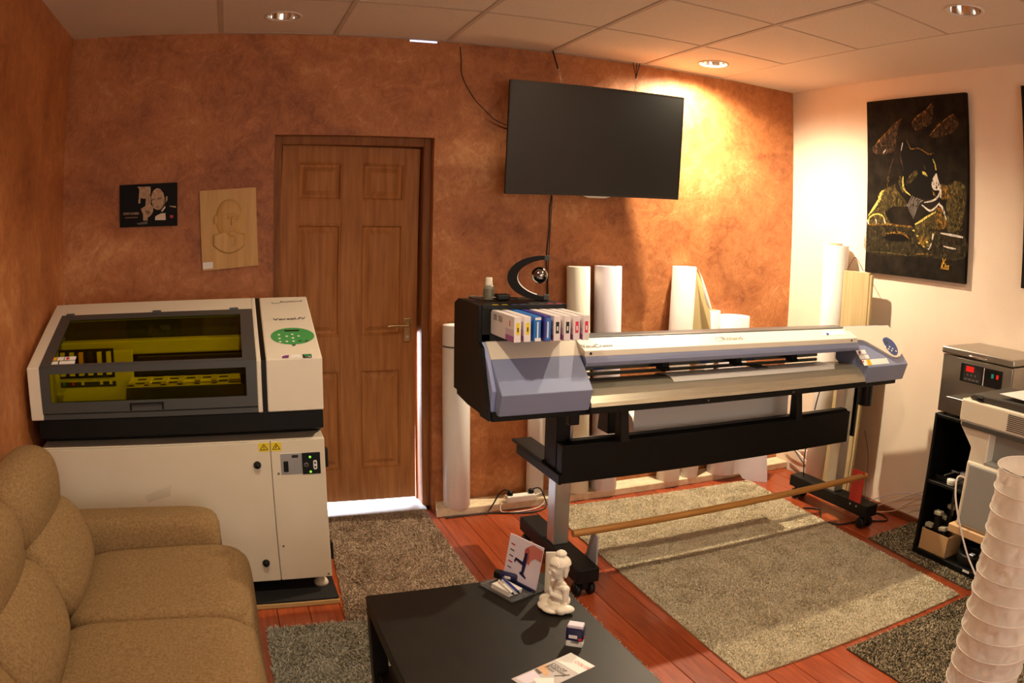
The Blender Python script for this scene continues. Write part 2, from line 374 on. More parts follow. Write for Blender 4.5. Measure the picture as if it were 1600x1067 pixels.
# ================================================================== THE ROOM
fl = struct('floor', MB().box(XL, XR, YF, YW+.3, -.06, -.021), 'subfloor', 'red-brown varnished plank floor', 'floor')
PW = .136; x = 1.036-PW*15
while x < XR:
    a, b = max(x, XL), min(x+PW, XR)
    if b-a > .02:
        cuts = [YF, random.uniform(-1.2, 1.2), YW] if random.random() < .6 else [YF, YW]
        for y0, y1 in zip(cuts, cuts[1:]):
            part('plank', MB().box(a+.0009, b-.0009, y0+.0008, y1-.0008, -.021, 0, .0018, 1), 'plank', fl)
    x += PW
DX0, DX1, DZ = .2035, 1.0407, 2.026                 # door opening
wb = MB()
wb.box(XL-.1, DX0, YW, YW+.3, -.06, H+.1); wb.box(DX1, XR+.1, YW, YW+.3, -.06, H+.1)
wb.box(DX0, DX1, YW, YW+.3, DZ, H-.014); wb.box(DX0, .888, YW, YW+.3, H-.014, H+.1); wb.box(.888, DX1, YW+.02, YW+.3, H-.014, H+.1)
WB = struct('wall_back', wb, 'stucco', 'rust orange marbled stucco wall', 'wall')
part('daylight_gap', MB().box(.889, 1.04, YW+.012, YW+.019, H-.0138, H+.02), 'sky_gap', WB, 'slot of daylight above the wall')
struct('wall_left', MB().box(XL-.1, XL, YF, YW, -.06, H+.1), 'stucco', 'rust orange marbled stucco wall behind the sofa', 'wall')
struct('wall_right', MB().box(XR, XR+.1, YF, YW, -.06, H+.1), 'wall_cream', 'plain cream painted wall', 'wall')
wf = MB()
wf.box(XL, 0, YF-.1, YF, 0, H+.1); wf.box(2.6, XR, YF-.1, YF, 0, H+.1); wf.box(0, 2.6, YF-.1, YF, 0, .7); wf.box(0, 2.6, YF-.1, YF, 2.2, H+.1)
struct('wall_front', wf, 'wall_cream', 'cream wall with a wide window', 'wall')
struct('trim_1', MB().prism([(1.028, 3.715), (XR, 3.722), (XR, YW), (1.06, YW)], 'z', 0, .045, .004, 1), 'slab', 'cream raised ledge along the foot of the stucco wall', 'ledge')
struct('baseboard_right', MB().box(XR-.014, XR, 2.3, 3.0, 0, .035, .003, 1), 'skirting', 'low brown skirting', 'skirting')
struct('trim_2', MB().box(-.1, 2.871, YW-.026, YW, H-.004, H, .001, 1), 'ceiling_bar', 'thin ceiling edge angle', 'trim')
# hall beyond the door
hl = MB(); hl.box(-.3, 1.9, YW+.3, 5.3, -.06, .0); struct('floor_hall', hl, 'grey_tile', 'pale tiled floor beyond the door', 'floor')
hw = MB(); hw.box(-.4, -.3, YW+.3, 5.3, 0, 2.6); hw.box(1.9, 2.0, YW+.3, 5.3, 0, 2.6); hw.box(-.4, 2.0, 5.3, 5.4, 0, 2.6); hw.box(-.4, 2.0, YW+.3, 5.4, 2.6, 2.7)
struct('wall_hall', hw, 'hall_white', 'white hall beyond the door', 'wall')
struct('threshold', MB().box(DX0+.03, DX1-.03, YW-.01, YW+.3, 0, .012, .003, 1), 'grey_tile', 'pale grey door threshold', 'threshold')

# ceiling: plaster margins, panels, bars
CE = struct('ceiling', MB().box(XL, -.1086, YF, YW, H, H+.05).box(2.871, XR, YF, YW, H, H+.05).box(-.12, 2.88, YF, YW, H+.25, H+.3), 'ceiling_plaster', 'suspended panel ceiling with plaster margins', 'ceiling')
CX = [-.1086+.6*i for i in range(5)]+[2.871]; CY = [YW]
y = YW-.625
while y > YF: CY.append(y); y -= .6
CY.append(YF)
LIGHTS = {(0, 0): (.1914, 3.512), (4, 0): (2.583, 3.533), (4, 3): (2.603, 1.735), (0, 3): (.1914, 1.725), (3, 3): (1.9914, 1.725)}
RH = .078
def panel(x0, x1, y0, y1, hole=None):
    mb = MB(); z = H+.001; zt = z+.012
    if not hole: return mb.box(x0, x1, y0, y1, z, zt, .0015, 1)
    n = 48; cx, cy = hole; inner = []; outer = []
    for i in range(n):
        t = 2*math.pi*i/n; c, s = math.cos(t), math.sin(t)
        k = min(((x1-cx)/c if c > 1e-6 else (x0-cx)/c if c < -1e-6 else 9), ((y1-cy)/s if s > 1e-6 else (y0-cy)/s if s < -1e-6 else 9))
        inner.append((cx+RH*c, cy+RH*s, z)); outer.append((cx+k*c, cy+k*s, z))
    up = [(a, b, zt) for a, b, _ in outer]; iu = [(a, b, zt) for a, b, _ in inner]
    mb.add(inner+outer+up+iu, [(i, (i+1) % n, n+(i+1) % n, n+i) for i in range(n)]+[(n+i, n+(i+1) % n, 2*n+(i+1) % n, 2*n+i) for i in range(n)]
           + [((i+1) % n, i, 3*n+i, 3*n+(i+1) % n) for i in range(n)]+[(3*n+i, 2*n+i, 2*n+(i+1) % n, 3*n+(i+1) % n) for i in range(n)])
    # square corners
    for sx in (x0, x1):
        for sy in (y0, y1):
            near = sorted(range(n), key=lambda i: (outer[i][0]-sx)**2+(outer[i][1]-sy)**2)[:2]
            mb.add([(sx, sy, z), outer[near[0]], outer[near[1]]], [(0, 1, 2)])
    return mb
for i in range(5):
    for j in range(len(CY)-1):
        part('ceiling_panel', panel(CX[i]+.003, CX[i+1]-.003, CY[j+1]+.003, CY[j]-.003, LIGHTS.get((i, j))), 'ceiling_panel', CE)
for x in CX[:-1]: part('ceiling_bar', MB().box(x-.013, x+.013, YF, YW, H-.003, H+.0005, .001, 1), 'ceiling_bar', CE)
for y in CY[1:-1]: part('ceiling_bar', MB().box(-.1, 2.871, y-.006, y+.006, H-.002, H+.0004, .0008, 1), 'ceiling_bar', CE)

def downlight(c, lit, label, spread=168):
    t = thing('downlight', label, 'ceiling light', (c[0], c[1], H), 'recessed ceiling lights')
    q = (c[0], c[1], H)
    part('rim', MB().lathe([(RH-.002, .004), (RH-.002, -.002), (RH+.004, -.005), (RH+.013, -.003), (RH+.014, .0008), (RH-.002, .004)], q, 40), 'ceiling_plaster', t)
    part('reflector', MB().lathe([(RH-.001, 0), (RH-.004, .02), (RH-.018, .06), (RH-.034, .085), (.028, .09), (.0005, .09)], q, 40), 'chrome', t)
    part('bulb', MB().lathe([(.0005, .030), (.020, .033), (.030, .042), (.028, .06), (.018, .08), (.014, .09)], q, 24), 'lamp_glow' if lit else 'clear_plastic', t)
    if lit:
        l = bpy.data.lights.new('downlight_lamp', 'SPOT'); l.energy = lit; l.color = (1.0, .83, .58); l.shadow_soft_size = .02; l.spot_size = R(spread); l.spot_blend = 1.0
        o = bpy.data.objects.new('downlight_lamp', l); COL.objects.link(o); o.location = (c[0], c[1], H+.018)
    return t
downlight(LIGHTS[(0, 0)], 0, 'unlit recessed downlight above the small framed pictures')
downlight(LIGHTS[(4, 0)], 330, 'glowing recessed downlight beside the television')
downlight(LIGHTS[(4, 3)], 0, 'unlit recessed downlight near the black panther painting')

downlight(LIGHTS[(0, 3)], 80, 'glowing recessed downlight over the sofa', 154)
downlight(LIGHTS[(3, 3)], 55, 'glowing recessed downlight over the beige rug', 150)
# ------------------------------------------------------------------ door
D = struct('door_1', MB().box(DX0, DX0+.042, YW+.05, YW+.3, 0, DZ, .003, 1).box(DX1-.042, DX1, YW+.05, YW+.3, 0, DZ, .003, 1).box(DX0+.042, DX1-.042, YW+.05, YW+.3, DZ-.045, DZ, .003, 1)
           .box(DX0+.042, DX0+.052, YW+.16, YW+.3, 0, DZ-.045).box(DX1-.052, DX1-.042, YW+.16, YW+.3, .0, DZ-.045).box(DX1-.09, DX1-.042, YW+.155, YW+.18, .98, DZ-.045).box(DX0+.042, DX1-.042, YW+.155, YW+.18, DZ-.085, DZ-.045).box(DX0+.042, DX0+.07, YW+.155, YW+.18, 0, DZ-.045), 'oak_frame', 'six panel oak door in a deep frame', 'door')  # extra stop strips behind the leaf, added to block hall light higher up
# leaf: hung on the left, sagging a little so light shows at the lower latch side
lx0, lx1, lz0, lz1 = DX0+.048, DX1-.047, .045, DZ-.052; LYF = YW+.105
lw, lh = lx1-lx0, lz1-lz0
TL = Matrix.Translation((lx1, LYF, lz1)) @ Matrix.Rotation(R(.70), 4, 'Y') @ Matrix.Translation((-lx1, -LYF, -lz1))
cols = [(.117, .436), (.58, .889)]; rows = [(.044, .149), (.213, .52), (.614, .902)]
def lxp(f): return lx0+f*lw
def lzp(f): return lz1-f*lh
st = MB()
for a, b in ((0, .117), (.436, .58), (.889, 1)): st.box(lxp(a), lxp(b), LYF, LYF+.042, lz0, lz1, .0015, 1)
part('stiles', st.move(TL), 'oak', D)
for a, b in ((0, .044), (.149, .213), (.52, .614), (.902, 1)):
    rl = MB()
    for c0, c1 in cols: rl.box(lxp(c0), lxp(c1), LYF+.0006, LYF+.042, lzp(b), lzp(a), .001, 1)
    part('rail', rl.move(TL), 'oak', D)
for r0, r1 in rows:
    for c0, c1 in cols:
        x0, x1, z0, z1 = lxp(c0), lxp(c1), lzp(r1), lzp(r0); pm = MB()
        def ringv(m, y): return [(x0+m, y, z0+m), (x1-m, y, z0+m), (x1-m, y, z1-m), (x0+m, y, z1-m)]
        prof = [(0, LYF+.004), (.008, LYF+.002), (.016, LYF+.013), (.028, LYF+.015), (.050, LYF+.006), (.056, LYF+.0055)]
        vs = [p for m, yy in prof for p in ringv(m, yy)]
        fs = [(4*k+i, 4*k+(i+1) % 4, 4*k+4+(i+1) % 4, 4*k+4+i) for k in range(len(prof)-1) for i in range(4)]+[tuple(range(4*len(prof)-4, 4*len(prof)))]
        pm.add(vs, fs); pm.box(x0, x1, LYF+.03, LYF+.035, z0, z1)
        part('door_panel', pm.move(TL), 'oak', D)
hx = lx1-.062; hz = 1.0
hd = MB().box(hx-.019, hx+.019, LYF-.008, LYF, hz-.065, hz+.065, .004, 2); hp = part('handle_plate', hd, 'brass', D)
part('lever', MB().tube([(hx, LYF-.006, hz+.03), (hx, LYF-.05, hz+.03), (hx-.02, LYF-.058, hz+.03), (hx-.07, LYF-.055, hz+.032), (hx-.115, LYF-.05, hz+.028)], .0075, 10), 'brass', hp)
part('key_cylinder', MB().cyl((hx, LYF-.012, hz-.035), (hx, LYF, hz-.035), .008, n=14), 'aluminium', hp)

# ------------------------------------------------------------------ rugs
def rug(name, label, c, m, h, blade, dens, lean):
    c = [Vector((a, b, 0)) for a, b in c]                     # corners: back-left, back-right, front-right, front-left
    def bl(u, v): return (c[3]*(1-u)+c[2]*u)*(1-v)+(c[0]*(1-u)+c[1]*u)*v
    base = MB(); n = 24
    base.grid(lambda u, v: bl(u, v)+Vector((0, 0, h)), n, n, False)
    rim = [bl(i/n, 0) for i in range(n)]+[bl(1, i/n) for i in range(n)]+[bl(1-i/n, 1) for i in range(n)]+[bl(0, 1-i/n) for i in range(n)]
    k = len(rim); base.add([p+Vector((0, 0, .0008)) for p in rim]+[p+Vector((0, 0, h)) for p in rim], [(i, (i+1) % k, k+(i+1) % k, k+i) for i in range(k)]+[tuple(range(k))[::-1]])
    o = single(name, base, m.replace('rug', 'base'), label, 'rug', None)
    A = (c[1]-c[0]).length*(c[0]-c[3]).length; N = int(A*dens); rng = np.random.default_rng(len(label))
    u, v = rng.random(N), rng.random(N); C = np.array([p[:2] for p in c])
    p = (C[3]*(1-u)[:, None]+C[2]*u[:, None])*(1-v)[:, None]+(C[0]*(1-u)[:, None]+C[1]*u[:, None])*v[:, None]
    fx = np.array([noise.noise((a*7, b*7, 3.1)) for a, b in p]); th = rng.random(N)*6.28+0; th = np.where(rng.random(N) < .3, fx*7+1.0, th)
    ln = blade*(.55+.6*rng.random(N)); dx = np.cos(th)*lean*ln; dy = np.sin(th)*lean*ln
    w = .0021*(.7+.6*rng.random(N)); wa = rng.random(N)*6.28; ex, ey = np.cos(wa)*w, np.sin(wa)*w
    z0 = np.full(N, h-.002); V = np.empty((N, 4, 3)); ox, oy, oz = ORG[o]
    V[:, 0] = np.stack([p[:, 0]-ex, p[:, 1]-ey, z0], 1); V[:, 1] = np.stack([p[:, 0]+ex, p[:, 1]+ey, z0], 1)
    V[:, 2] = np.stack([p[:, 0]+ex*.7+dx, p[:, 1]+ey*.7+dy, z0+ln*.62], 1); V[:, 3] = np.stack([p[:, 0]-ex*.7+dx, p[:, 1]-ey*.7+dy, z0+ln*.62], 1)
    V -= np.array([ox, oy, oz]); me = bpy.data.meshes.new('pile'); me.vertices.add(4*N); me.vertices.foreach_set('co', V.ravel())
    me.loops.add(4*N); me.loops.foreach_set('vertex_index', np.arange(4*N, dtype=np.int32)); me.polygons.add(N)
    me.polygons.foreach_set('loop_start', np.arange(0, 4*N, 4, dtype=np.int32)); me.update(calc_edges=True)
    at = me.attributes.new('rnd', 'FLOAT', 'POINT'); at.data.foreach_set('value', np.repeat(rng.random(N), 4).astype(np.float32))
    me.materials.append(MATS[m]); q = bpy.data.objects.new('pile', me); COL.objects.link(q); q.parent = o; q['kind'] = 'stuff'; return o
rug('shag_rug', 'large beige shag rug under the wide printer', [(1.66, 3.655), (3.06, 3.61), (2.94, 1.735), (1.62, 1.765)], 'rug_beige', .007, .011, 80000, .7)
rug('shag_rug', 'brown shag rug in front of the oak door', [(.44, 3.845), (.99, 3.845), (.985, 2.72), (.362, 2.705)], 'rug_brown', .006, .012, 70000, .75)
rug('shag_rug', 'grey shag rug under the black coffee table', [(.03, 2.69), (1.325, 2.69), (1.325, 1.25), (.01, 1.2)], 'rug_grey', .007, .017, 50000, .8)
rug('shag_rug', 'dark speckled shag rug beside the paper lantern', [(2.11, 1.715), (2.97, 1.695), (2.97, .85), (2.11, .85)], 'rug_dark', .006, .012, 70000, .75)
rug('shag_rug', 'small dark speckled rug under the black shelf unit', [(3.06, 2.50), (3.485, 2.52), (3.485, 1.735), (3.02, 1.735)], 'rug_dark', .006, .011, 60000, .75)

# ------------------------------------------------------------------ flatbed printer on its cabinet
bx0, bx1, by0 = -.86, .36, 2.865
t = thing('base_board', 'black topped plywood board under the white cabinet', 'board', (-.25, 3.2, 0))
part('board', MB().box(bx0, bx1, by0, 3.72, 0, .022, .002, 1), 'mdf', t); part('mat', MB().box(bx0, bx1-.002, by0+.004, 3.72, .0221, .03, .001, 1), 'black_matte', t)
CY0, CX0, CX1, CZ0, CZ1 = 2.95, -.86, .346, .088, .716
t = thing('cabinet', 'white steel machine cabinet with black knobs under the flatbed printer', 'cabinet', (-.25, 3.25, .03))
part('body', MB().box(CX0, CX1, CY0+.018, 3.62, CZ0, CZ1, .004, 2), 'cabinet_white', t)
xs = .122
part('front_door', MB().box(CX0, xs-.0015, CY0, CY0+.017, CZ0+.004, CZ1-.004, .003, 2), 'cabinet_white', t)
part('front_panel', MB().box(xs+.0015, CX1, CY0, CY0+.017, CZ0+.004, CZ1-.002, .003, 2), 'cabinet_white', t)
for zz in (.617, .180):
    part('knob', MB().lathe([(.0005, .022), (.008, .022), (.012, .018), (.013, .008), (.016, .004), (.016, 0)], (.064, CY0, zz), 18, M=Matrix.Rotation(R(90), 4, 'X')), 'black_plastic', t)
for x0, z0 in ((.150, .575), (.146, .252), (.330, .105)):
    part('screw', MB().lathe([(.0005, .002), (.004, .002), (.005, 0)], (x0, CY0, z0), 10, M=Matrix.Rotation(R(90), 4, 'X')), 'ink_grey', t)
def label_tri(x0, x1, z0, z1, y, kind):
    lb = part('warning_label', MB().box(x0, x1, y-.0008, y, z0, z1), 'yellow_label', t); cx = (x0+x1)/2; w = (x1-x0)*.36; h = (z1-z0)
    za, zb = z0+h*.2, z1-h*.14; n = (0, -1, 0)
    part('symbol', MB().ribbon([(cx-w, y-.0012, za), (cx, y-.0012, zb)], .0028, n, 2).ribbon([(cx, y-.0012, zb), (cx+w, y-.0012, za)], .0028, n, 2).ribbon([(cx+w, y-.0012, za), (cx-w, y-.0012, za)], .0028, n, 2)
         .ribbon([(cx-.001, y-.0012, zb-h*.22), (cx+(.003 if kind else 0), y-.0012, za+h*.3), (cx-(.004 if kind else 0), y-.0012, za+h*.28), (cx, y-.0012, za+h*.12)], .003, n, 2), 'ink', lb)
label_tri(xs-.048, xs-.004, .672, .708, CY0, 0); label_tri(xs+.003, xs+.046, .672, .708, CY0, 1)
cp = part('switch_panel', MB().box(.162, .249, CY0-.003, CY0, .571, .660, .001, 1), 'aluminium', t)
part('rocker_switch', MB().box(.172, .192, CY0-.008, CY0-.003, .582, .628, .002, 1), 'black_plastic', cp)
part('rating_plate', MB().box(.208, .234, CY0-.0042, CY0-.003, .640, .652), 'ink', cp)
cq = part('control_panel', MB().box(.250, .325, CY0-.004, CY0, .567, .658, .001, 1), 'black_plastic', t)
part('slider_plate', MB().prism([(.303+.008*math.cos(a)*1.0, .606+(.012 if math.sin(a) > 0 else -.012)+.008*math.sin(a)) for a in [2*math.pi*i/20 for i in range(20)]], 'y', CY0-.0055, CY0-.004), 'white_label', cq)
for zz, m_ in ((.640, 'led_green'), (.577, 'led_green')): part('indicator', MB().lathe([(.0005, .002), (.005, .001), (.005, 0)], (.283, CY0-.004, zz), 12, M=Matrix.Rotation(R(90), 4, 'X')), m_, cq)
for zz in (.597, .615): part('button', MB().lathe([(.0005, .002), (.0045, .002), (.0045, 0)], (.303, CY0-.0055, zz), 12, M=Matrix.Rotation(R(90), 4, 'X')), 'dark_btn', cq)
part('socket', MB().lathe([(.004, .002), (.009, .003), (.011, 0)], (.266, CY0-.004, .607), 16, M=Matrix.Rotation(R(90), 4, 'X')), 'ink_grey', cq)
for zz in (.62, .20): part('hinge', MB().box(CX1, CX1+.016, CY0+.03, CY0+.06, zz-.04, zz+.04, .002, 1), 'black_plastic', t)
for x0 in (CX0+.06, CX1-.045):
    for y0 in (CY0+.06, 3.55):
        part('foot', MB().lathe([(.0005, 0), (.030, 0), (.033, .010), (.027, .024), (.022, .028), (.016, .03), (.014, .06), (.0005, .06)], (x0, y0, .03), 24), 'cabinet_white', t)
part('scuff', MB().poly([P(a, b, y=CY0-.0006) for a, b in ((226, 775), (250, 765), (268, 758), (266, 775), (248, 780), (232, 785))]), 'scuff', t, 'faint grey scuff on the door')

# printer body
UX0, UX1, UY0, UY1 = -.878, .346, 2.93, 3.55; UZ0, UZ1 = .838, 1.048; SL = .296
def zs(y): return UZ1+SL*(y-UY0)
t = thing('flatbed_printer', 'white flatbed printer with amber window and green oval keypad', 'printer', (-.25, 3.25, CZ1))
part('base', MB().prism([(UY0+.008, .762), (UY0+.008, UZ0), (3.55, UZ0), (3.55, CZ1+.004), (UY0+.12, CZ1+.004), (UY0+.10, .735)], 'x', UX0+.03, UX1-.002, .003, 1), 'black_metal', t)
prof = [(UY0, UZ0), (UY0, UZ1), (UY1, zs(UY1)), (UY1, UZ0)]
part('side_panel', MB().prism(prof, 'x', UX0, -.822, .004, 2), 'machine_white', t)
part('side_panel', MB().prism(prof, 'x', .082, .1005, .003, 1), 'machine_white', t)
part('tower_gap', MB().prism([(y+.012, z-.004) for y, z in prof], 'x', .1005, .121), 'black_plastic', t)
tw = part('control_tower', MB().prism(prof, 'x', .121, UX1, .005, 2), 'machine_white', t)
YC = 3.42                                            # top edge of the cover on the slope
part('top_cover', MB().prism([(YC, zs(YC)-.03), (YC, zs(YC)), (UY1, zs(UY1)), (UY1, UZ0), (UY1-.04, UZ0), (UY1-.04, zs(YC)-.03)], 'x', -.822, .082, .002, 1), 'machine_white', t)
# cover frame: slope and front rails
def slope_pt(x, y, off=0): return Vector((x, y-off*SL/math.hypot(1, SL), zs(y)+off/math.hypot(1, SL)))
def slope_quad(mb, x0, x1, y0, y1, th=.012, off=.002):
    a = [slope_pt(x0, y0, off), slope_pt(x1, y0, off), slope_pt(x1, y1, off), slope_pt(x0, y1, off)]; b = [slope_pt(x0, y0, off-th), slope_pt(x1, y0, off-th), slope_pt(x1, y1, off-th), slope_pt(x0, y1, off-th)]
    mb.add(a+b, [(0, 1, 2, 3), (7, 6, 5, 4), (0, 4, 5, 1), (1, 5, 6, 2), (2, 6, 7, 3), (3, 7, 4, 0)]); return mb
c0, c1 = -.822, .082; gy0, gy1 = UY0+.022, YC-.045; gx0, gx1 = c0+.05, c1-.055
fr = MB()
slope_quad(fr, c0, c1, UY0, gy0); slope_quad(fr, c0, c1, gy1, YC); slope_quad(fr, c0, gx0, gy0, gy1); slope_quad(fr, gx1, c1, gy0, gy1)
fy0, fy1 = UY0-.002, UY0+.010; fz0, fz1 = .908, 1.022
fr.box(c0, c1, fy0, fy1, fz1, UZ1+.001); fr.box(c0, gx0-.008, fy0, fy1, fz0, fz1); fr.box(gx1+.012, c1, fy0, fy1, fz0, fz1); fr.box(c0, c1, fy0, fy1, .866, fz0)
cv = part('cover_frame', fr, 'machine_grey', t)
gl = MB(); slope_quad(gl, gx0, gx1, gy0, gy1, .003, -.003); part('cover_pane', gl, 'amber_acrylic', cv, 'amber tinted acrylic pane')
part('front_pane', MB().box(gx0-.008, gx1+.012, fy0+.004, fy0+.007, fz0, fz1), 'amber_acrylic', cv, 'amber tinted acrylic pane')
part('handle', MB().box(-.44, -.30, fy0-.010, fy0, .893, .899, .002, 1).box(-.44, -.434, fy0-.010, fy0, .870, .9, .002, 1).box(-.306, -.30, fy0-.010, fy0, .870, .9, .002, 1), 'black_plastic', cv)
part('front_sill', MB().box(c0, c1, UY0+.003, UY0+.03, UZ0, .862, .002, 1), 'machine_grey', t)
for x0 in (-.78, -.36, .0): slope = slope_pt(x0, YC+.004, .004); part('hinge', MB().box(x0-.02, x0+.02, YC-.006, YC+.012, zs(YC)-.002, zs(YC)+.009, .002, 1), 'machine_grey', cv)
# stickers on the pane
nrm = (0, -SL, 1)
def on_slope(px, py, lift=.0): return PP(px, py, slope_pt(0, 3.1, lift), nrm)
def sl_poly(pp, lift=.001): return MB().poly([on_slope(a, b, lift) for a, b in pp])
for pp, m_ in (([(73, 559), (89.5, 558), (88, 563.5), (71.5, 564.5)], 'orange_label'), ([(90.5, 558), (101, 557.5), (99, 563), (89, 563.5)], 'white_label'), ([(102, 557.5), (119.5, 556.5), (118, 562), (100.5, 563)], 'white_label'),
               ([(71, 565.5), (91, 564.5), (90, 570.5), (69.5, 571.5)], 'white_label'), ([(93, 564.5), (117.8, 563), (116.5, 569), (92, 570.3)], 'white_label'), ([(104, 558.3), (109, 558), (108, 561.5), (103, 562)], 'red_label')):
    part('sticker', sl_poly(pp, .0005 if m_ != 'red_label' else .001), m_, cv)
# keypad oval and lettering on the tower
oc = on_slope(457, 525); uu = Vector((1, 0, 0)); vv = Vector((0, 1, SL)).normalized(); nn = uu.cross(vv)
ov = part('keypad', MB().add([oc+uu*(.092*math.cos(a))+vv*(.082*math.sin(a))+nn*.0012 for a in [2*math.pi*i/40 for i in range(40)]], [tuple(range(40))]), 'green_panel', tw, 'green oval keypad')
S = 7.625                                             # zoom factor of the close view used to read the keys
for a, b in ((273, 640), (365, 658), (432, 635), (508, 655), (281, 685), (440, 678), (288, 723), (367, 720), (447, 717)):
    q = on_slope(400+a/S, 440+b/S); part('key', MB().add([q+uu*(.006*math.cos(k))+vv*(.0065*math.sin(k))+nn*.003 for k in [2*math.pi*i/10 for i in range(10)]], [tuple(range(10))]), 'white_btn', ov)
for a, b in ((525, 712), (605, 710), (452, 762)):
    q = on_slope(400+a/S, 440+b/S); part('key', MB().add([q+uu*(.008*math.cos(k))+vv*(.006*math.sin(k))+nn*.003 for k in [2*math.pi*i/10 for i in range(10)]], [tuple(range(10))]), 'dark_btn', ov)
part('display', MB().poly([on_slope(400+a/S, 440+b/S, .002) for a, b in ((335, 576), (510, 571), (513, 588), (338, 594))]), 'ink', ov)
def slope_text(body, p0, p1, h, m_, **k):
    a = on_slope(*p0); b = on_slope(*p1); u = b-a; w = u.length; me = textmesh(body, (0, 0, 0), (1, 0, 0), (0, 1, 0), 1.)
    xs_ = [v[0] for v in me.v]; sq = w/(max(xs_)-min(xs_))/h
    return part('lettering', textmesh(body, a, u, vv, h, sq, .0014, **k), m_, tw)
slope_text('Roland', (437, 473.2), (470.5, 471.5), .026, 'ink_grey')
part('logo', MB().ribbon([on_slope(425.5, 472.2, .0014), on_slope(425.5, 473.8, .0014), on_slope(437, 473.2, .0014)], .003, nn, 2), 'ink_grey', tw)
slope_text('VersaUV', (427, 501), (478, 498.5), .030, 'ink_grey', bold=.02)
for pp, m_ in (([(438.5, 555), (452.5, 554.3), (453.5, 559), (439.5, 559.8)], 'white_label'), ([(441, 556.5), (446, 555), (452, 554.8), (450.5, 559), (440.5, 559.5)], 'purple_label'), ([(454.5, 554.3), (469, 553.7), (469.8, 558.3), (455.5, 559)], 'white_label'),
               ([(472.5, 553.3), (486.5, 552.8), (487.5, 558.6), (473.5, 559.2)], 'ink'), ([(474, 553.6), (485.5, 553.2), (486, 555.6), (475, 556)], 'green_label'), ([(475.5, 556.6), (485.6, 556.2), (486.2, 557.9), (476, 558.3)], 'white_label')):
    part('badge', sl_poly(pp, .0012 if m_ in ('white_label', 'ink') else .0018), m_, tw)
# inside
part('inner_floor', MB().box(c0+.002, c1-.002, UY0+.02, 3.48, .842, .868), 'dark_interior', t)
part('inner_back', MB().box(c0+.002, c1-.002, 3.44, 3.48, .868, 1.165), 'dark_interior', t)
ip = part('ink_bay', MB().box(-.80, -.445, 3.12, 3.15, .868, 1.075, .003, 1).box(-.81, -.80, 2.97, 3.15, .868, 1.05), 'inner_white', t)
def ib(name, px0, py0, px1, py1, m_, d=.004, y=3.118):
    a = P(px0, py0, y=y); b = P(px1, py1, y=y); return part(name, MB().box(min(a.x, b.x), max(a.x, b.x), y-d, y, min(a.z, b.z), max(a.z, b.z), .0008, 1), m_, ip)
ib('cartridge_rack', 91, 547, 180, 589, 'black_plastic', .003)
for k, (m_) in enumerate(('tray', 'tray', 'orange_label', 'ink', 'tray', 'tray')):
    ib('cartridge', 95+14.3*k, 551-.5*k, 103+14.3*k, 572-.5*k, m_, .02); ib('cartridge_tab', 96+14.3*k, 584-.6*k, 104+14.3*k, 587-.6*k, 'tray', .02)
ib('status_slot', 95, 598, 182, 603, 'ink', .002)
for k, m_ in enumerate(('green_label', 'red_label', 'tray', None, 'tray', 'tray')):
    if m_: ib('status_tab', 98+14.6*k, 597.5-.5*k, 103+14.6*k, 602.5-.5*k, m_, .004)
part('gantry', MB().box(-.80, .04, 3.28, 3.36, 1.03, 1.09, .004, 1).box(-.80, .04, 3.27, 3.28, 1.035, 1.042), 'inner_white', t, 'print carriage beam')
part('carriage', MB().box(-.44, .05, 3.20, 3.24, .93, 1.03, .006, 1), 'black_plastic', t)
# jig tray on the bed
ty0, ty1, tx0, tx1, tz = 2.985, 3.145, -.455, .018, .955
jig = part('jig_tray', MB().box(tx0, tx1, ty0, ty1, tz-.008, tz-.004), 'tray', t)
part('bed', MB().box(-.46, .03, 2.975, 3.19, .868, tz-.009, .004, 1), 'black_matte', t)
jm = MB(); n = 6; pw = (tx1-tx0-.05)/n
for k in range(n+1): jm.box(tx0+(0 if k == 0 else k*pw), tx0+(.03 if k == 0 else k*pw+.022) if k < n else tx1, ty0, ty1, tz-.004, tz+.003)
jm.box(tx0, tx1, ty0, ty0+.012, tz-.004, tz+.002).box(tx0, tx1, ty1-.014, ty1, tz-.004, tz+.002).box(tx0, tx1, .5*(ty0+ty1)-.012, .5*(ty0+ty1)+.012, tz-.004, tz+.002)
part('jig_ribs', jm, 'tray', jig)
for k in range(n):
    for a, b in ((ty0+.014, .5*(ty0+ty1)-.014), (.5*(ty0+ty1)+.014, ty1-.016)):
        if (k, a < 3.05) in ((3, True), (4, True)): continue
        part('jig_slot', MB().box(tx0+k*pw+.026+.004, tx0+(k+1)*pw-.004, a, b, tz-.0039, tz-.002), 'ink', jig)

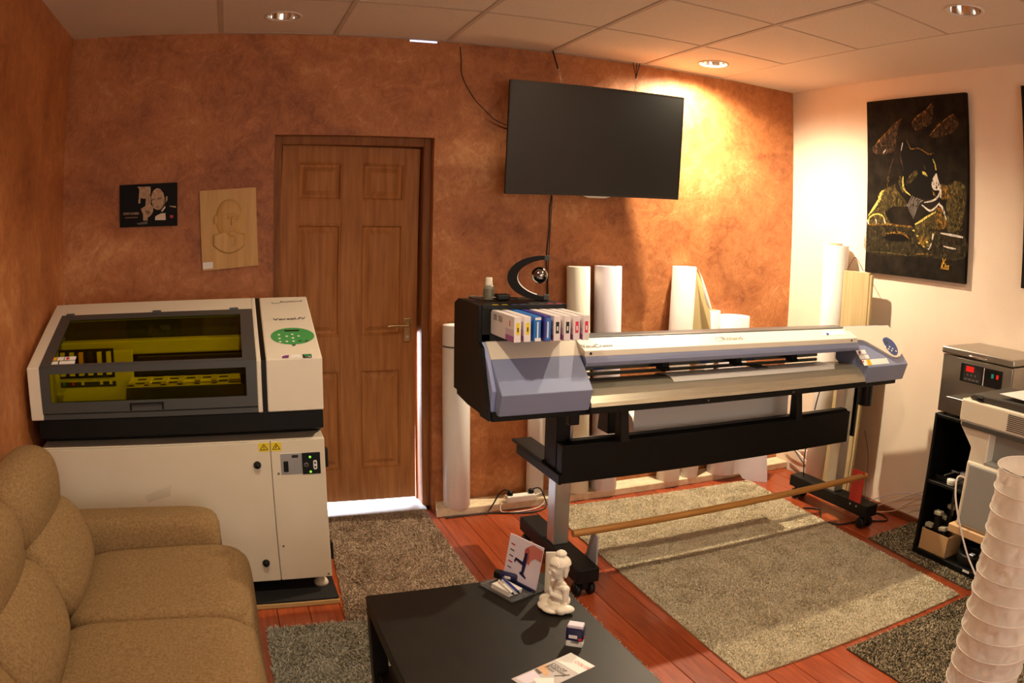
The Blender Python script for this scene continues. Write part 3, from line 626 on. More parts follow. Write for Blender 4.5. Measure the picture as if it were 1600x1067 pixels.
# ------------------------------------------------------------------ sofa
t = thing('sofa', 'brown woven fabric sofa with padded arm and rolled backrest', 'sofa', (-.45, 1.6, 0))
def pillow(prof_c, rx, rz, y0, y1, e=.75, ey=4., tilt=0, n=40, ny=26, sag=0, seed=0):
    """rounded cushion: superellipse section in x,z swept along y with rounded ends"""
    mb = MB(); cx, cz = prof_c; vs = []; ym, yh = (y0+y1)/2, (y1-y0)/2
    for j in range(ny+1):
        tt = math.sin(math.pi*(j/ny-.5)); s = max(1-abs(tt)**ey, 0)**(1/ey) if abs(tt) < 1 else 0; s = max(s, .02)
        for i in range(n):
            a = 2*math.pi*i/n; c, q = math.cos(a), math.sin(a)
            x = rx*math.copysign(abs(c)**e, c)*s; z = rz*math.copysign(abs(q)**e, q)*s
            wob = 1+.02*noise.noise((x*6+seed, ym*3+tt*1.5, z*6)); x *= wob; z *= wob
            X = cx+x*math.cos(tilt)+z*math.sin(tilt); Z = cz-x*math.sin(tilt)+z*math.cos(tilt)
            if sag and z > 0: Z -= sag*math.exp(-((tt)**2)*2)*s*(.3+.7*(1-abs(c)))
            vs.append((X, ym+yh*tt, Z))
    fs = [(j*n+i, j*n+(i+1) % n, (j+1)*n+(i+1) % n, (j+1)*n+i) for j in range(ny) for i in range(n)]+[tuple(range(n))[::-1], tuple(range(ny*n, ny*n+n))]
    return mb.add(vs, fs, True)
ys = [2.575, 2.03, 1.485, .94]
part('frame', MB().box(-.885, -.085, .80, 2.70, .05, .30, .03, 3), 'sofa_fabric', t)
part('back_frame', MB().prism([(-.885, .25), (-.80, .25), (-.83, .80), (-.885, .80)], 'y', .86, 2.62, .02, 2), 'sofa_fabric', t)
for k in range(3):
    y1, y0 = ys[k]+.008, ys[k+1]-.008
    part('seat_cushion', pillow((-.325, .335), .315, .128, y0, y1, .42, 7, R(-1.5), sag=.006, seed=k*3), 'sofa_fabric', t)
    part('seat_front', pillow((-.075, .255), .075, .18, y0+.004, y1-.004, .5, 8, 0, seed=k*5), 'sofa_fabric', t)
    part('lumbar_cushion', pillow((-.70, .535), .125, .165, y0-.006, y1+.006, .8, 3.2, R(-20), seed=k*7+1), 'sofa_fabric', t)
    part('head_cushion', pillow((-.765, .735), .112, .150, y0-.008, y1+.008, .85, 2.6, R(2), seed=k*9+2), 'sofa_fabric', t)
for a, b in ((2.555, 2.765), (.75, .96)):
    m_ = MB(); pl = pillow((0, .315), (b-a)/2, .235, 0, .77, .5, 9, 0, seed=a)      # runs along x
    m_.add([(-.875+y_, (a+b)/2+x_, z_) for x_, y_, z_ in pl.v], pl.f, True); part('armrest', m_, 'sofa_fabric', t)
for x0 in (-.82, -.15):
    for y0 in (.88, 2.6): part('leg', MB().cyl((x0, y0, 0), (x0, y0, .06), .022, .028, 16), 'black_plastic', t)

# ------------------------------------------------------------------ coffee table and what lies on it
TX0, TX1, TY0, TY1, TZ = .342, .952, 1.17, 2.072, .45
RZ = .0075                                             # table stands on the rug
t = thing('coffee_table', 'black square-legged coffee table on the grey rug', 'table', (.65, 1.62, RZ))
part('tabletop', MB().box(TX0, TX1, TY0, TY1, TZ-.05, TZ, .002, 2), 'table_black', t)
for x0 in (TX0, TX1-.05):
    for y0 in (TY0, TY1-.05): part('leg', MB().box(x0, x0+.05, y0, y0+.05, RZ, TZ-.05, .002, 1), 'table_black', t)
part('shelf', MB().box(TX0+.015, TX1-.015, TY0+.015, TY1-.015, .165, .185, .002, 1), 'table_black', t)

def tp(px, py, z=TZ): return P(px, py, z=z)
# acrylic card stand
A, B, Cc = tp(750, 915), tp(800, 943), tp(848, 919); A.z = B.z = TZ
u = (B-A).normalized(); v = Vector((-u.y, u.x, 0)); w = .155; L_ = (B-A).length
t = thing('card_stand', 'clear acrylic card stand with a printed stamp advert', 'stand', A)
def fr_box(o, u, v, a0, a1, b0, b1, z0, z1, bev=.0008):
    m_ = MB().box(a0, a1, b0, b1, z0, z1, bev, 1); M = Matrix(((u.x, v.x, 0, o.x), (u.y, v.y, 0, o.y), (0, 0, 1, 0), (0, 0, 0, 1))); return m_.move(M)
part('tray', fr_box(A, u, v, 0, L_, 0, w, TZ+.0004, TZ+.005), 'acrylic', t)
for a0, a1, b0, b1 in ((0, L_, 0, .003), (0, .003, 0, w), (L_-.003, L_, 0, w)): part('tray_rim', fr_box(A, u, v, a0, a1, b0, b1, TZ+.005, TZ+.014), 'acrylic', t)
# advert panel leaning at the back of the tray
pa = A+v*(w-.045)+u*.0; hv = Vector((v.x*.20, v.y*.20, 1)).normalized()
def adv(a, h, off=0): n_ = u.cross(hv); return A+u*a+v*(w*.62)+Vector((0, 0, .006))+hv*h-n_*(-off)
ah = .150; aw = L_
n_ = u.cross(hv)
def slab4(p, n, th): return MB().add([Vector(q)+n*th/2 for q in p]+[Vector(q)-n*th/2 for q in p], [(0, 1, 2, 3), (7, 6, 5, 4), (0, 4, 5, 1), (1, 5, 6, 2), (2, 6, 7, 3), (3, 7, 4, 0)])
ad = part('advert_panel', slab4([adv(0, 0), adv(aw, 0), adv(aw, ah), adv(0, ah)], n_, .003), 'print_lilac', t)
sgn = 1 if n_.dot(CAM-adv(0, 0)) > 0 else -1
def ad2(a, h, l=.0022): return A+u*(a*aw)+v*(w*.62)+Vector((0, 0, .006))+hv*(h*ah)+n_*sgn*l
part('print_hand', MB().poly([ad2(*q) for q in ((1, .93), (.72, .97), (.60, .90), (.50, .80), (.50, .68), (.54, .60), (.60, .62), (.62, .52), (.68, .5), (.72, .62), (.82, .70), (1, .68))]), 'skin_print', ad)
part('print_hand_shade', MB().poly([ad2(*q, .0026) for q in ((.5, .8), (.58, .88), (.64, .82), (.66, .66), (.62, .52), (.6, .62), (.54, .6))]), 'skin_print_shade', ad)
part('print_stamp', MB().poly([ad2(*q, .003) for q in ((.53, .74), (.60, .74), (.61, .5), (.58, .27), (.67, .22), (.66, .18), (.46, .24), (.47, .29), (.51, .29), (.51, .44), (.31, .49), (.28, .43), (.25, .45), (.28, .55), (.5, .52))]), 'navy', ad)
for k in range(5): part('print_line', MB().ribbon([ad2(.08, .8-.13*k), ad2(.2, .79-.13*k)], .004, n_, 2), 'photo_red' if k in (0, 3) else 'ink_grey', ad)
part('front_bar', fr_box(A, u, v, .0, L_, w*.62-.008, w*.62-.001, TZ+.005, TZ+.016), 'navy', ad)
zc = TZ+.0062
t2 = thing('business_cards', 'stack of white business cards in the acrylic tray', 'cards', B+Vector((0, 0, .006)))
for k in range(5):
    ca = A+u*(.04+.001*k)+v*.012
    part('card', fr_box(ca, u, v, 0, .085, .0, .052, zc+.0034*k, zc+.0034*k+.003, .0003), 'paper_white', t2)
cz = zc+.0172
part('print', fr_box(A+u*.04+v*.012, u, v, .01, .03, .018, .03, cz-.0008, cz-.0003, 0), 'print_pink', t2)
def pen(name, p0, p1, r, m_, lab, tipm):
    p0, p1 = Vector(p0), Vector(p1); o = thing(name, lab, 'pen', p0); d = (p1-p0)
    part('barrel', MB().cyl(p0, p0+d*.9, r, n=14), m_, o); part('tip', MB().cyl(p0+d*.9, p1, r*.95, r*.35, 14), tipm, o)
    part('clip', MB().box(-.0012, .0012, 0, d.length*.3, r, r+.0015).move(Matrix.Translation(p0) @ d.to_track_quat('Y', 'Z').to_matrix().to_4x4()), 'aluminium', o)
pz = cz+.0048
a1, a2 = tp(780, 907, pz), tp(803, 929, pz); pen('ballpoint_pen', a1, a2, .0042, 'white_btn', 'white pen lying on the business cards', 'ink')
a1, a2 = tp(786, 903, pz+.004), tp(812, 927, pz+.004); pen('ballpoint_pen', a1, a2, .0042, 'pen_blue', 'blue pen lying on the business cards', 'ink')
# pocket stamp behind the cards
a1, a2 = tp(776, 896, TZ+.025), tp(806, 903, TZ+.025); d = (a2-a1); Lp = d.length
o = thing('pocket_stamp', 'dark navy pen-shaped pocket stamp on the acrylic tray', 'stamp', (a1.x, a1.y, TZ+.006))
M = Matrix.Translation((a1+a2)/2) @ d.to_track_quat('X', 'Z').to_matrix().to_4x4()
part('case', MB().ell((0, 0, 0), (Lp*.56, .011, .012), .45, .45, 24, 12).move(M), 'navy', o)
part('cap', MB().ell((-Lp*.40, 0, .0), (Lp*.2, .0125, .0135), .5, .4, 20, 10).move(M), 'black_plastic', o)
part('name_plate', MB().box(.0, Lp*.3, -.012, -.0105, -.004, .005).move(M), 'white_label', o)
# white tube carton
c = tp(862, 930); o = thing('cosmetic_tube', 'upright white tube with a barcode behind the statue', 'tube', (c.x, c.y, TZ))
ub = Vector((.93, -.36, 0)).normalized(); vb = Vector((-ub.y, ub.x, 0)); hT = .152
def tv(a, b, z): return Vector((c.x, c.y, TZ+z))+ub*a+vb*b
n = 20; vs = []
for k, (z, q) in enumerate(((0, 1), (.02, 1), (.08, .8), (.13, .35), (hT-.006, .06), (hT, .05))):
    for i in range(n): a = 2*math.pi*i/n; vs.append(tv(.0235*math.cos(a), .016*q*math.sin(a), z))
part('tube_body', MB().add(vs, [(k*n+i, k*n+(i+1) % n, (k+1)*n+(i+1) % n, (k+1)*n+i) for k in range(5) for i in range(n)]+[tuple(range(n))[::-1], tuple(range(5*n, 6*n))], True), 'tube_white', o)
for k in range(7): part('barcode_bar', MB().poly([tv(-.006+.0022*k, -.0105, .112), tv(-.006+.0022*k+.0012, -.0105, .112), tv(-.006+.0022*k+.0012, -.0085, .132), tv(-.006+.0022*k, -.0085, .132)]), 'ink', o)
part('mark', MB().poly([tv(-.003, -.0128, .095), tv(.004, -.0128, .095), tv(.004, -.0118, .102), tv(-.003, -.0118, .102)]), 'green_label', o)

# buddha: one continuous mesh from blended ellipsoids
def buddha(base, ang, hgt):
    bm_ = MB(); E = bm_.ell
    # local: faces -x, z up; body, then a large head
    def B(c_, r_, **k): return E((c_[0]*.95, c_[1]*.80, c_[2]*.86), (r_[0]*.95, r_[1]*.84, r_[2]*.88), **k)
    def Hd(c_, r_, **k): return E((c_[0]*1.42+.0, c_[1]*1.38, .505+(c_[2]-.585)*1.36), tuple(v*1.38 for v in r_), **k)
    B((0.02, 0, .13), (.20, .20, .13)); B((.02, 0, .33), (.13, .18, .19)); B((.015, 0, .46), (.11, .20, .10)); B((.01, 0, .575), (.07, .075, .08))
    for s in (-1, 1):
        B((-.06, s*.24, .085), (.22, .14, .085), M=Matrix.Rotation(s*R(38), 3, 'Z')); B((-.20, s*.12, .055), (.12, .20, .055), M=Matrix.Rotation(s*R(-25), 3, 'Z'))
        B((-.10, s*.30, .085), (.105, .105, .085)); B((.02, s*.205, .455), (.075, .075, .075))
        for k in range(9):
            f = k/8; B((.02-.02*f, s*(.225+.02*f), .45-.19*f), (.062-.01*f, .056, .06))
            B((0-.155*f, s*(.24-.20*f), .26+.075*f), (.05-.012*f, .048-.012*f, .05-.01*f))
        B((-.165, s*.018, .39), (.036, .018, .075), M=Matrix.Rotation(R(-18), 3, 'Y')); B((-.150, s*.03, .335), (.034, .024, .034))
        B((-.17, s*.012, .45), (.018, .012, .05), M=Matrix.Rotation(R(-14), 3, 'Y')); Hd((.015, s*.108, .715), (.030, .016, .075))
        Hd((-.098, s*.045, .722), (.02, .028, .011))
    Hd((-.02, 0, .72), (.105, .098, .132)); Hd((.0, 0, .775), (.118, .110, .108)); Hd((.01, 0, .895), (.058, .058, .052)); Hd((.03, 0, .72), (.085, .09, .10))
    Hd((-.122, 0, .690), (.020, .016, .030)); Hd((-.098, 0, .642), (.026, .030, .014)); Hd((-.108, 0, .740), (.016, .072, .010)); Hd((-.092, 0, .605), (.03, .035, .026))
    for ring in range(8):
        ph = R(8+ring*11); m = max(3, int(26*math.cos(ph)))
        for i in range(m):
            a = 2*math.pi*(i+.5*(ring % 2))/m; x_, y_, z_ = .118*math.cos(ph)*math.cos(a), .110*math.cos(ph)*math.sin(a), .775+.108*math.sin(ph)
            if x_ < -.080 and z_ < .81: continue
            Hd((x_, y_, z_), (.015, .015, .015), nu=8, nv=6)
    for ring in range(3):
        ph = R(20+ring*25); m = int(12*math.cos(ph))+2
        for i in range(m): a = 2*math.pi*i/m; Hd((.01+.058*math.cos(ph)*math.cos(a), .058*math.cos(ph)*math.sin(a), .895+.052*math.sin(ph)), (.013, .013, .013), nu=8, nv=6)
    me = bpy.data.meshes.new('b'); M = Matrix.Translation(base) @ Matrix.Rotation(ang, 4, 'Z') @ Matrix.Scale(hgt/.972, 4)
    me.from_pydata([(v[0], v[1], v[2]) for v in bm_.v], [], bm_.f); o = bpy.data.objects.new('b', me); COL.objects.link(o)
    r = o.modifiers.new('r', 'REMESH'); r.mode = 'VOXEL'; r.voxel_size = .0085; s = o.modifiers.new('s', 'SMOOTH'); s.factor = .5; s.iterations = 2
    dg = bpy.context.evaluated_depsgraph_get(); q = bpy.data.meshes.new_from_object(o.evaluated_get(dg)); out = MB()
    out.add([M @ v.co for v in q.vertices], [tuple(p.vertices) for p in q.polygons], True); bpy.data.objects.remove(o)
    zmin = min(v[2] for v in out.v); out.v = [(a, b, c_-zmin+base[2]) for a, b, c_ in out.v]; return out
single('buddha_statue', buddha((.878, 1.832, TZ+.0005), R(8), .185), 'ceramic', 'white ceramic praying buddha statue on the coffee table', 'statue')

# self-inking stamp
c = tp(901, 1010); o = thing('self_inking_stamp', 'navy self-inking stamp with a red button beside the leaflet', 'stamp', (c.x, c.y, TZ))
us = Vector((.78, -.62, 0)).normalized(); vs_ = Vector((-us.y, us.x, 0)); M = Matrix(((us.x, vs_.x, 0, c.x), (us.y, vs_.y, 0, c.y+.012), (0, 0, 1, TZ), (0, 0, 0, 1))) @ Matrix.Scale(.84, 4)
part('base_frame', MB().prism([(-.027, 0), (.027, 0), (.027, .018), (.02, .028), (.012, .012), (-.012, .012), (-.02, .028), (-.027, .018)], 'x', -.016, .016, .001, 1).move(M @ Matrix.Rotation(R(90), 4, 'Z')), 'white_btn', o)
part('case', MB().box(-.029, .029, -.018, .018, .022, .072, .005, 2).move(M), 'navy', o)
part('cap', MB().box(-.026, .026, -.0165, .0165, .070, .083, .004, 2).move(M), 'print_lilac', o)
part('index_window', MB().box(-.018, .010, -.0192, -.018, .034, .046).move(M), 'white_label', o)
part('button', MB().box(.029, .0315, -.007, .007, .030, .037, .001, 1).move(M), 'red_label', o); part('button', MB().box(.013, .026, -.0205, -.018, .028, .036, .001, 1).move(M), 'red_label', o)
# leaflet
a, b, cc = tp(892, 1020), tp(932.5, 1040.5), tp(799, 1061); ul = (a-cc).normalized(); Ll = .208; vl = Vector((-ul.y, ul.x, 0)); wl = .092
o0 = a-ul*Ll                                            # far end, top-left; width runs towards -vl
def lf(s, w_, l=.0008): return o0+ul*(s*Ll)-vl*(w_*wl)+Vector((0, 0, l))
lt = thing('leaflet', 'printed stamp leaflet lying on the coffee table', 'leaflet', lf(.5, .5, 0))
part('sheet', MB().add([lf(*q, .0003) for q in ((0, 0), (1, 0), (1, 1), (0, 1))]+[lf(*q, .0012) for q in ((0, 0), (1, 0), (1, 1), (0, 1))], [(0, 1, 2, 3), (7, 6, 5, 4), (0, 4, 5, 1), (1, 5, 6, 2), (2, 6, 7, 3), (3, 7, 4, 0)]), 'white_label', lt)
def lp(pp, m_, l=.0015, name='print'): part(name, MB().poly([lf(a_, b_, l) for a_, b_ in pp]), m_, lt)
lp([(.0, 0), (.72, 0), (.72, 1), (.0, 1)], 'print_grey'); lp([(.42, 0), (.58, 0), (.42, .5), (.36, .5)], 'print_tan', .0018); lp([(.22, .35), (.42, .7), (.3, 1), (.1, 1)], 'white_label', .0019)
lp([(.05, .05), (.34, .05), (.3, .48), (.06, .48)], 'print_lilac', .0018); lp([(.36, .04), (.40, .04), (.38, .32), (.33, .30)], 'photo_grey', .0021); lp([(.46, .62), (.62, .86), (.60, .90), (.44, .66)], 'photo_grey', .0021)
for s_, w_, body, m_, sz in ((.60, .10, 'COLOP', 'ink', .017), (.545, .10, 'Embossing', 'ink', .017), (.49, .10, 'Press', 'ink', .017), (.86, .45, 'COLOP', 'print_pink', .017)):
    part('lettering', textmesh(body, lf(s_, w_, .0016), -vl, ul, sz, .95, .0006), m_, lt)

# uplighter added out of view, put in only to brighten the ceiling
t = thing('added_uplighter', 'added unseen uplighter with a bowl shade, brightening the ceiling', 'lamp', (2.9, -1.3, 0))
part('base', MB().lathe([(.0005, 0), (.14, 0), (.14, .012), (.02, .025), (.0005, .026)], (2.9, -1.3, 0), 28), 'black_metal', t)
part('pole', MB().cyl((2.9, -1.3, .02), (2.9, -1.3, 1.72), .012, n=16), 'black_metal', t)
part('bowl', MB().lathe([(.02, 1.72), (.08, 1.74), (.15, 1.80), (.16, 1.82), (.152, 1.82), (.14, 1.80), (.07, 1.752), (.0005, 1.742)], (2.9, -1.3, 0), 32), 'white_btn', t)
l = bpy.data.lights.new('added_uplight', 'SPOT'); l.energy = 140; l.color = (1.0, .86, .66); l.spot_size = R(150); l.spot_blend = .8; l.shadow_soft_size = .06
o = bpy.data.objects.new('added_uplight', l); COL.objects.link(o); o.location = (2.9, -1.3, 1.84); o.rotation_euler = (R(180), 0, 0)
# ------------------------------------------------------------------ wide-format printer on its stand
VL, VR = .925, 3.25; ML, MR = 1.335, 2.915             # whole body, middle section
TYE, TZE = 2.73, 1.118                                 # top edge of the slopes
RYE, RZE = 2.545, .945                                 # front ridge of the end caps
t = thing('wide_format_printer', 'wide roll printer with cream hood and blue-grey end caps', 'printer', (2.1, 2.93, 0))
VP = t
# stand
for x0, lo in ((1.385, 0), (3.165, 0)):
    ft = part('foot_beam', MB().box(x0-.052, x0+.052, 2.60, 3.27, .075, .145, .006, 2), 'black_metal', t)
    for y0 in (2.645, 3.225):
        part('caster_fork', MB().box(x0-.018, x0+.018, y0-.02, y0+.03, .030, .078, .004, 1), 'black_plastic', ft)
        for xw in (x0-.033, x0+.033): part('caster_wheel', MB().lathe([(.0005, -.014), (.026, -.014), (.032, -.009), (.032, .009), (.026, .014), (.0005, .014)], (xw, y0, .032), 24, M=Matrix.Rotation(R(90), 4, 'Y')), 'black_plastic', ft)
    part('leg', MB().box(x0-.04, x0+.034, 2.885, 2.965, .145, .83, .004, 2), 'aluminium', t)
part('leg_cover', MB().box(1.334, 1.400, 2.872, 3.0, .47, .83, .003, 1), 'black_metal', t)
part('leg_cover', MB().box(3.207, 3.225, 2.872, 2.96, .47, .83, .003, 1), 'black_metal', t)
a = P(877, 757, y=2.80); b = P(1321, 690, y=2.80); c = P(877, 697, y=2.80)
part('front_beam', MB().box(a.x, 3.085, 2.80, 2.86, a.z, c.z, .004, 2).prism([(2.80, c.z-.004), (2.86, c.z-.004), (2.86, c.z+.012), (2.82, c.z+.012)], 'x', a.x+.05, 3.07), 'black_metal', t)
part('bracket_plate', MB().box(1.318, 1.333, 2.80, 3.30, .47, .515, .003, 1).box(1.318, 1.42, 2.99, 3.36, .515, .53, .002, 1), 'black_metal', t)
part('roll_shaft', MB().box(1.40, 3.12, 3.06, 3.09, .562, .590, .004, 2), 'aluminium', t)
for x0 in (1.70, 2.62):
    part('roll_holder', MB().prism([(2.99, .62), (3.10, .62), (3.07, .83), (3.0, .83)], 'x', x0-.05, x0+.01, .004, 1), 'black_plastic', t)
def arm_box(x0): return MB().prism([(2.74, .655), (2.80, .655), (2.80, .83), (2.765, .83)], 'x', x0-.022, x0+.022, .003, 1)
for x0 in (1.60, 2.63): part('paper_guide', arm_box(x0), 'black_plastic', t)
part('sensor_block', MB().box(1.29, 1.335, 2.66, 2.70, .775, .83, .003, 1), 'black_plastic', t)
part('drain_bottle', MB().cyl((3.18, 2.78, .68), (3.18, 2.78, .80), .042, n=24).cyl((3.18, 2.78, .80), (3.18, 2.78, .83), .03, n=20), 'black_plastic', t)
# chassis
part('chassis', MB().prism([(2.60, .832), (2.60, .868), (2.78, .868), (3.05, .875), (3.05, .845), (2.9, .832)], 'x', VL+.012, VR-.03, .002, 1), 'black_metal', t)
sp = [(2.605, .835), (2.70, .832), (2.735, .868), (3.055, .873), (3.055, 1.24), (3.0, 1.262), (2.737, 1.258), (2.737, TZE), (2.70, 1.10), (2.66, .99), (2.625, .90)]
part('side_cover', MB().prism(sp, 'x', VL, VL+.014, .001, 1), 'black_metal', t)
part('side_cover', MB().prism([(2.62, .835), (3.055, .85), (3.055, 1.0), (2.80, 1.09), (2.60, .93)], 'x', VR-.035, VR-.022, .001, 1), 'black_metal', t)
part('rear_hood', MB().prism([(2.742, 1.08), (2.742, TZE+.001), (2.76, TZE+.005), (2.83, TZE+.005), (3.05, 1.03), (3.05, .995), (3.02, .995), (2.82, 1.085)], 'x', VL+.015, MR, .003, 1), 'machine_grey', t)
part('rear_plate', MB().box(ML, MR, 3.02, 3.05, .845, .868), 'black_metal', t)
# end caps
def lerp(p, q, f): return tuple(p[i]+(q[i]-p[i])*f for i in range(len(p)))
def cap(x0, x1, f):
    T, Rg, Bt, Bb = (TYE, TZE), (RYE, RZE), (2.575, .858), (2.66, .858)
    md = lerp(T, Rg, f)
    return md, [T, md, (md[0]+.03, md[1]-.02), (2.80, 1.03), (2.80, TZE)], [md, Rg, Bt, Bb, (2.78, .9), (2.78, md[1]-.02)]
md, up, lo = cap(0, 0, .34)
cl = part('end_cap', MB().prism(lo, 'x', VL+.03, ML-.004, .002, 1), 'blue_grey', t, 'blue-grey left end cap')
part('end_cap_top', MB().prism(up, 'x', VL+.03, ML, .002, 1), 'machine_white', cl)
part('end_cap_side', MB().prism([(TYE+.004, TZE-.002), (md[0]-.004, md[1]-.01), (2.60, .95), (2.62, .862), (2.66, .862), (2.69, .95), (2.76, TZE-.005)], 'x', VL+.013, VL+.03, .002, 1), 'blue_light', cl)
cr = part('end_cap', MB().prism([(TYE, TZE), (RYE, RZE), (2.575, .858), (2.66, .858), (2.80, .95), (2.80, TZE)], 'x', MR, VR, .003, 1), 'blue_grey', t, 'blue-grey right end cap with keypad')
sn = Vector((0, -(TZE-RZE), -(RYE-TYE))).normalized()  # outward normal of the sloping face
sv = Vector((0, TYE-RYE, TZE-RZE)).normalized(); su = Vector((1, 0, 0))
def cap_pt(px, py, l=0): return PP(px, py, Vector((2, TYE, TZE))+sn*l, sn)
S3 = 9.7
crm = [(165, 122), (835, 95), (960, 250), (1055, 440), (1050, 500), (1020, 560), (965, 580), (900, 565), (520, 345), (450, 318), (400, 312), (262, 318)]
base = [cap_pt(1300+a/S3, 500+b/S3, .0005) for a, b in crm]; top = [q+sn*.009 for q in base]; k = len(base)
part('keypad_shell', MB().add(base+top, [tuple(range(k, 2*k))]+[(i, (i+1) % k, k+(i+1) % k, k+i) for i in range(k)]), 'machine_white', cr)
oc = cap_pt(1300+883/S3, 500+398/S3, .0105); q1 = cap_pt(1300+968/S3, 500+500/S3, .0105)-oc
pts = [(785, 270), (830, 262), (900, 300), (955, 360), (990, 430), (998, 490), (980, 525), (950, 532), (890, 500), (830, 430), (785, 350), (768, 300)]
kp = part('keypad', MB().poly(catmull([cap_pt(1300+a/S3, 500+b/S3, .0105) for a, b in pts+pts[:1]], 4)[:-1]), 'blue_panel', cr, 'blue oval keypad')
for a, b in ((810, 400), (873, 405), (858, 436), (920, 432), (905, 462), (970, 470)):
    q = cap_pt(1300+a/S3, 500+b/S3, .012); part('key', MB().add([q+su*(.0055*math.cos(g))+sv*(.006*math.sin(g)) for g in [2*math.pi*i/8 for i in range(8)]], [tuple(range(8))]), 'white_btn', kp)
part('display', MB().poly([cap_pt(1300+a/S3, 500+b/S3, .012) for a, b in ((795, 318), (850, 312), (862, 335), (805, 345))]), 'ink_grey', kp)
for pp, m_ in (([(360, 460), (500, 448), (527, 512), (392, 528)], 'white_label'), ([(400, 535), (545, 522), (572, 582), (430, 598)], 'white_label'), ([(448, 605), (825, 575), (872, 655), (490, 692)], 'white_label'),
               ([(395, 470), (432, 466), (440, 512), (408, 516)], 'purple_label'), ([(520, 600), (572, 596), (608, 682), (545, 688)], 'orange_label'), ([(460, 618), (482, 616), (488, 640), (468, 642)], 'red_label')):
    part('sticker', MB().poly([cap_pt(1300+a/S3, 500+b/S3, .0008 if m_ == 'white_label' else .0014) for a, b in pp]), m_, cr)
# middle hood
h0, h1 = (TYE, TZE), (2.64, 1.081)
part('hood', MB().prism([h0, h1, (2.637, 1.058), (2.665, 1.058), (2.74, 1.09)], 'x', ML, MR-.004, .0015, 1), 'machine_white', t)
hd = part('hood_edge', MB().prism([(2.636, 1.058), (2.626, 1.050), (2.622, 1.036), (2.628, 1.022), (2.640, 1.016), (2.67, 1.022), (2.70, 1.058)], 'x', ML, MR-.006, 0), 'blue_grey', t)
hn = Vector((0, -(h0[1]-h1[1]), h0[0]-h1[0])).normalized(); hv_ = Vector((0, h0[0]-h1[0], h0[1]-h1[1])).normalized()
def hood_pt(px, py): return PP(px, py, (2, h0[0], h0[1]), hn)
def hood_text(body, p0, p1, h, m_, **k):
    a = hood_pt(*p0); b = hood_pt(*p1); me = textmesh(body, (0, 0, 0), (1, 0, 0), (0, 1, 0), 1.); xs_ = [v[0] for v in me.v]
    sq = (b.x-a.x)/(max(xs_)-min(xs_))/h; part('lettering', textmesh(body, a, su, hv_, h, sq, .0012, **k), m_, t)
hood_text('V', (911, 544), (916, 543.5), .036, 'ink', bold=.03); hood_text('ERSA', (916.5, 543.6), (930, 542.8), .022, 'ink', bold=.02); hood_text('C', (930.5, 543), (937, 542.6), .036, 'ink', bold=.03); hood_text('AMM', (937.5, 542.6), (958, 541.5), .024, 'ink', bold=.02)
hood_text('VS-540i', (980, 540.3), (1001, 539.2), .026, 'ink_grey'); part('lettering_rule', MB().ribbon([hood_pt(962, 541)+hn*.0012, hood_pt(979, 540.2)+hn*.0012], .003, hn, 2), 'ink_grey', t)
hood_text('Roland', (1130, 532), (1160, 530), .042, 'ink_grey'); part('logo', MB().ribbon([hood_pt(1118, 528)+hn*.0012, hood_pt(1119, 533)+hn*.0012, hood_pt(1130, 532.2)+hn*.0012], .003, hn, 1).ribbon([hood_pt(1118, 528)+hn*.0012, hood_pt(1129, 527)+hn*.0012], .0022, hn, 2), 'ink_grey', t)
for x0 in (1.362, 2.862): part('bolt', MB().lathe([(.0005, .002), (.0055, .002), (.0055, 0)], (x0, 2.6385, 1.070), 12, M=Matrix.Rotation(R(90), 4, 'X')), 'ink', t)
part('instruction_sticker', MB().poly([hood_pt(a, b)+hn*.0012 for a, b in ((1283, 518), (1318, 516), (1320, 523), (1288, 525))]), 'white_label', t)
part('sticker_drop', MB().poly([hood_pt(a, b)+hn*.0018 for a, b in ((1290, 521), (1294, 520), (1296, 523.5), (1292, 524.5))]), 'blue_panel', t)
# print zone behind the opening
part('carriage_rail', MB().box(ML, MR, 2.94, 2.96, .938, 1.05, .002, 1), 'platen', t, 'pale slotted rail')
for k in range(14): part('rail_hole', MB().box(ML+.08+k*.11, ML+.086+k*.11, 2.937, 2.941, .955, .963), 'ink', t)
for k in range(5): part('rail_mark', MB().box(ML+.2+k*.29, ML+.25+k*.29, 2.937, 2.941, .940, .948), 'blue_panel', t)
part('guide_bar', MB().box(ML, MR, 2.94, 2.955, .913, .928, .001, 1), 'platen', t)
for x0 in (1.83, 2.25, 2.62): part('pinch_roller', MB().box(x0-.022, x0+.022, 2.81, 2.86, .945, .985, .004, 1).cyl((x0-.018, 2.81, .952), (x0+.018, 2.81, .952), .009, n=14).box(x0-.006, x0+.006, 2.85, 2.945, .955, .975), 'black_plastic', t)
part('clamp_lever', MB().box(2.28, 2.35, 2.70, 2.80, .948, .953, .001, 1), 'machine_grey', t)
part('platen', MB().prism([(2.80, .934), (2.70, .944), (2.69, .93), (2.80, .915)], 'x', ML, MR), 'platen', t)
part('apron', MB().prism([(2.70, .944), (2.66, .940), (2.62, .930), (2.585, .910), (2.565, .885), (2.560, .870), (2.58, .870), (2.64, .91), (2.70, .925)], 'x', ML, MR), 'apron', t)
part('apron_lip', MB().box(ML-.005, MR+.01, 2.562, 2.62, .842, .869, .004, 1), 'black_metal', t)
for x0 in (1.9, 2.4): part('bolt', MB().lathe([(.0005, .002), (.005, .002), (.005, 0)], (x0, 2.562, .856), 10, M=Matrix.Rotation(R(90), 4, 'X')), 'ink_grey', t)
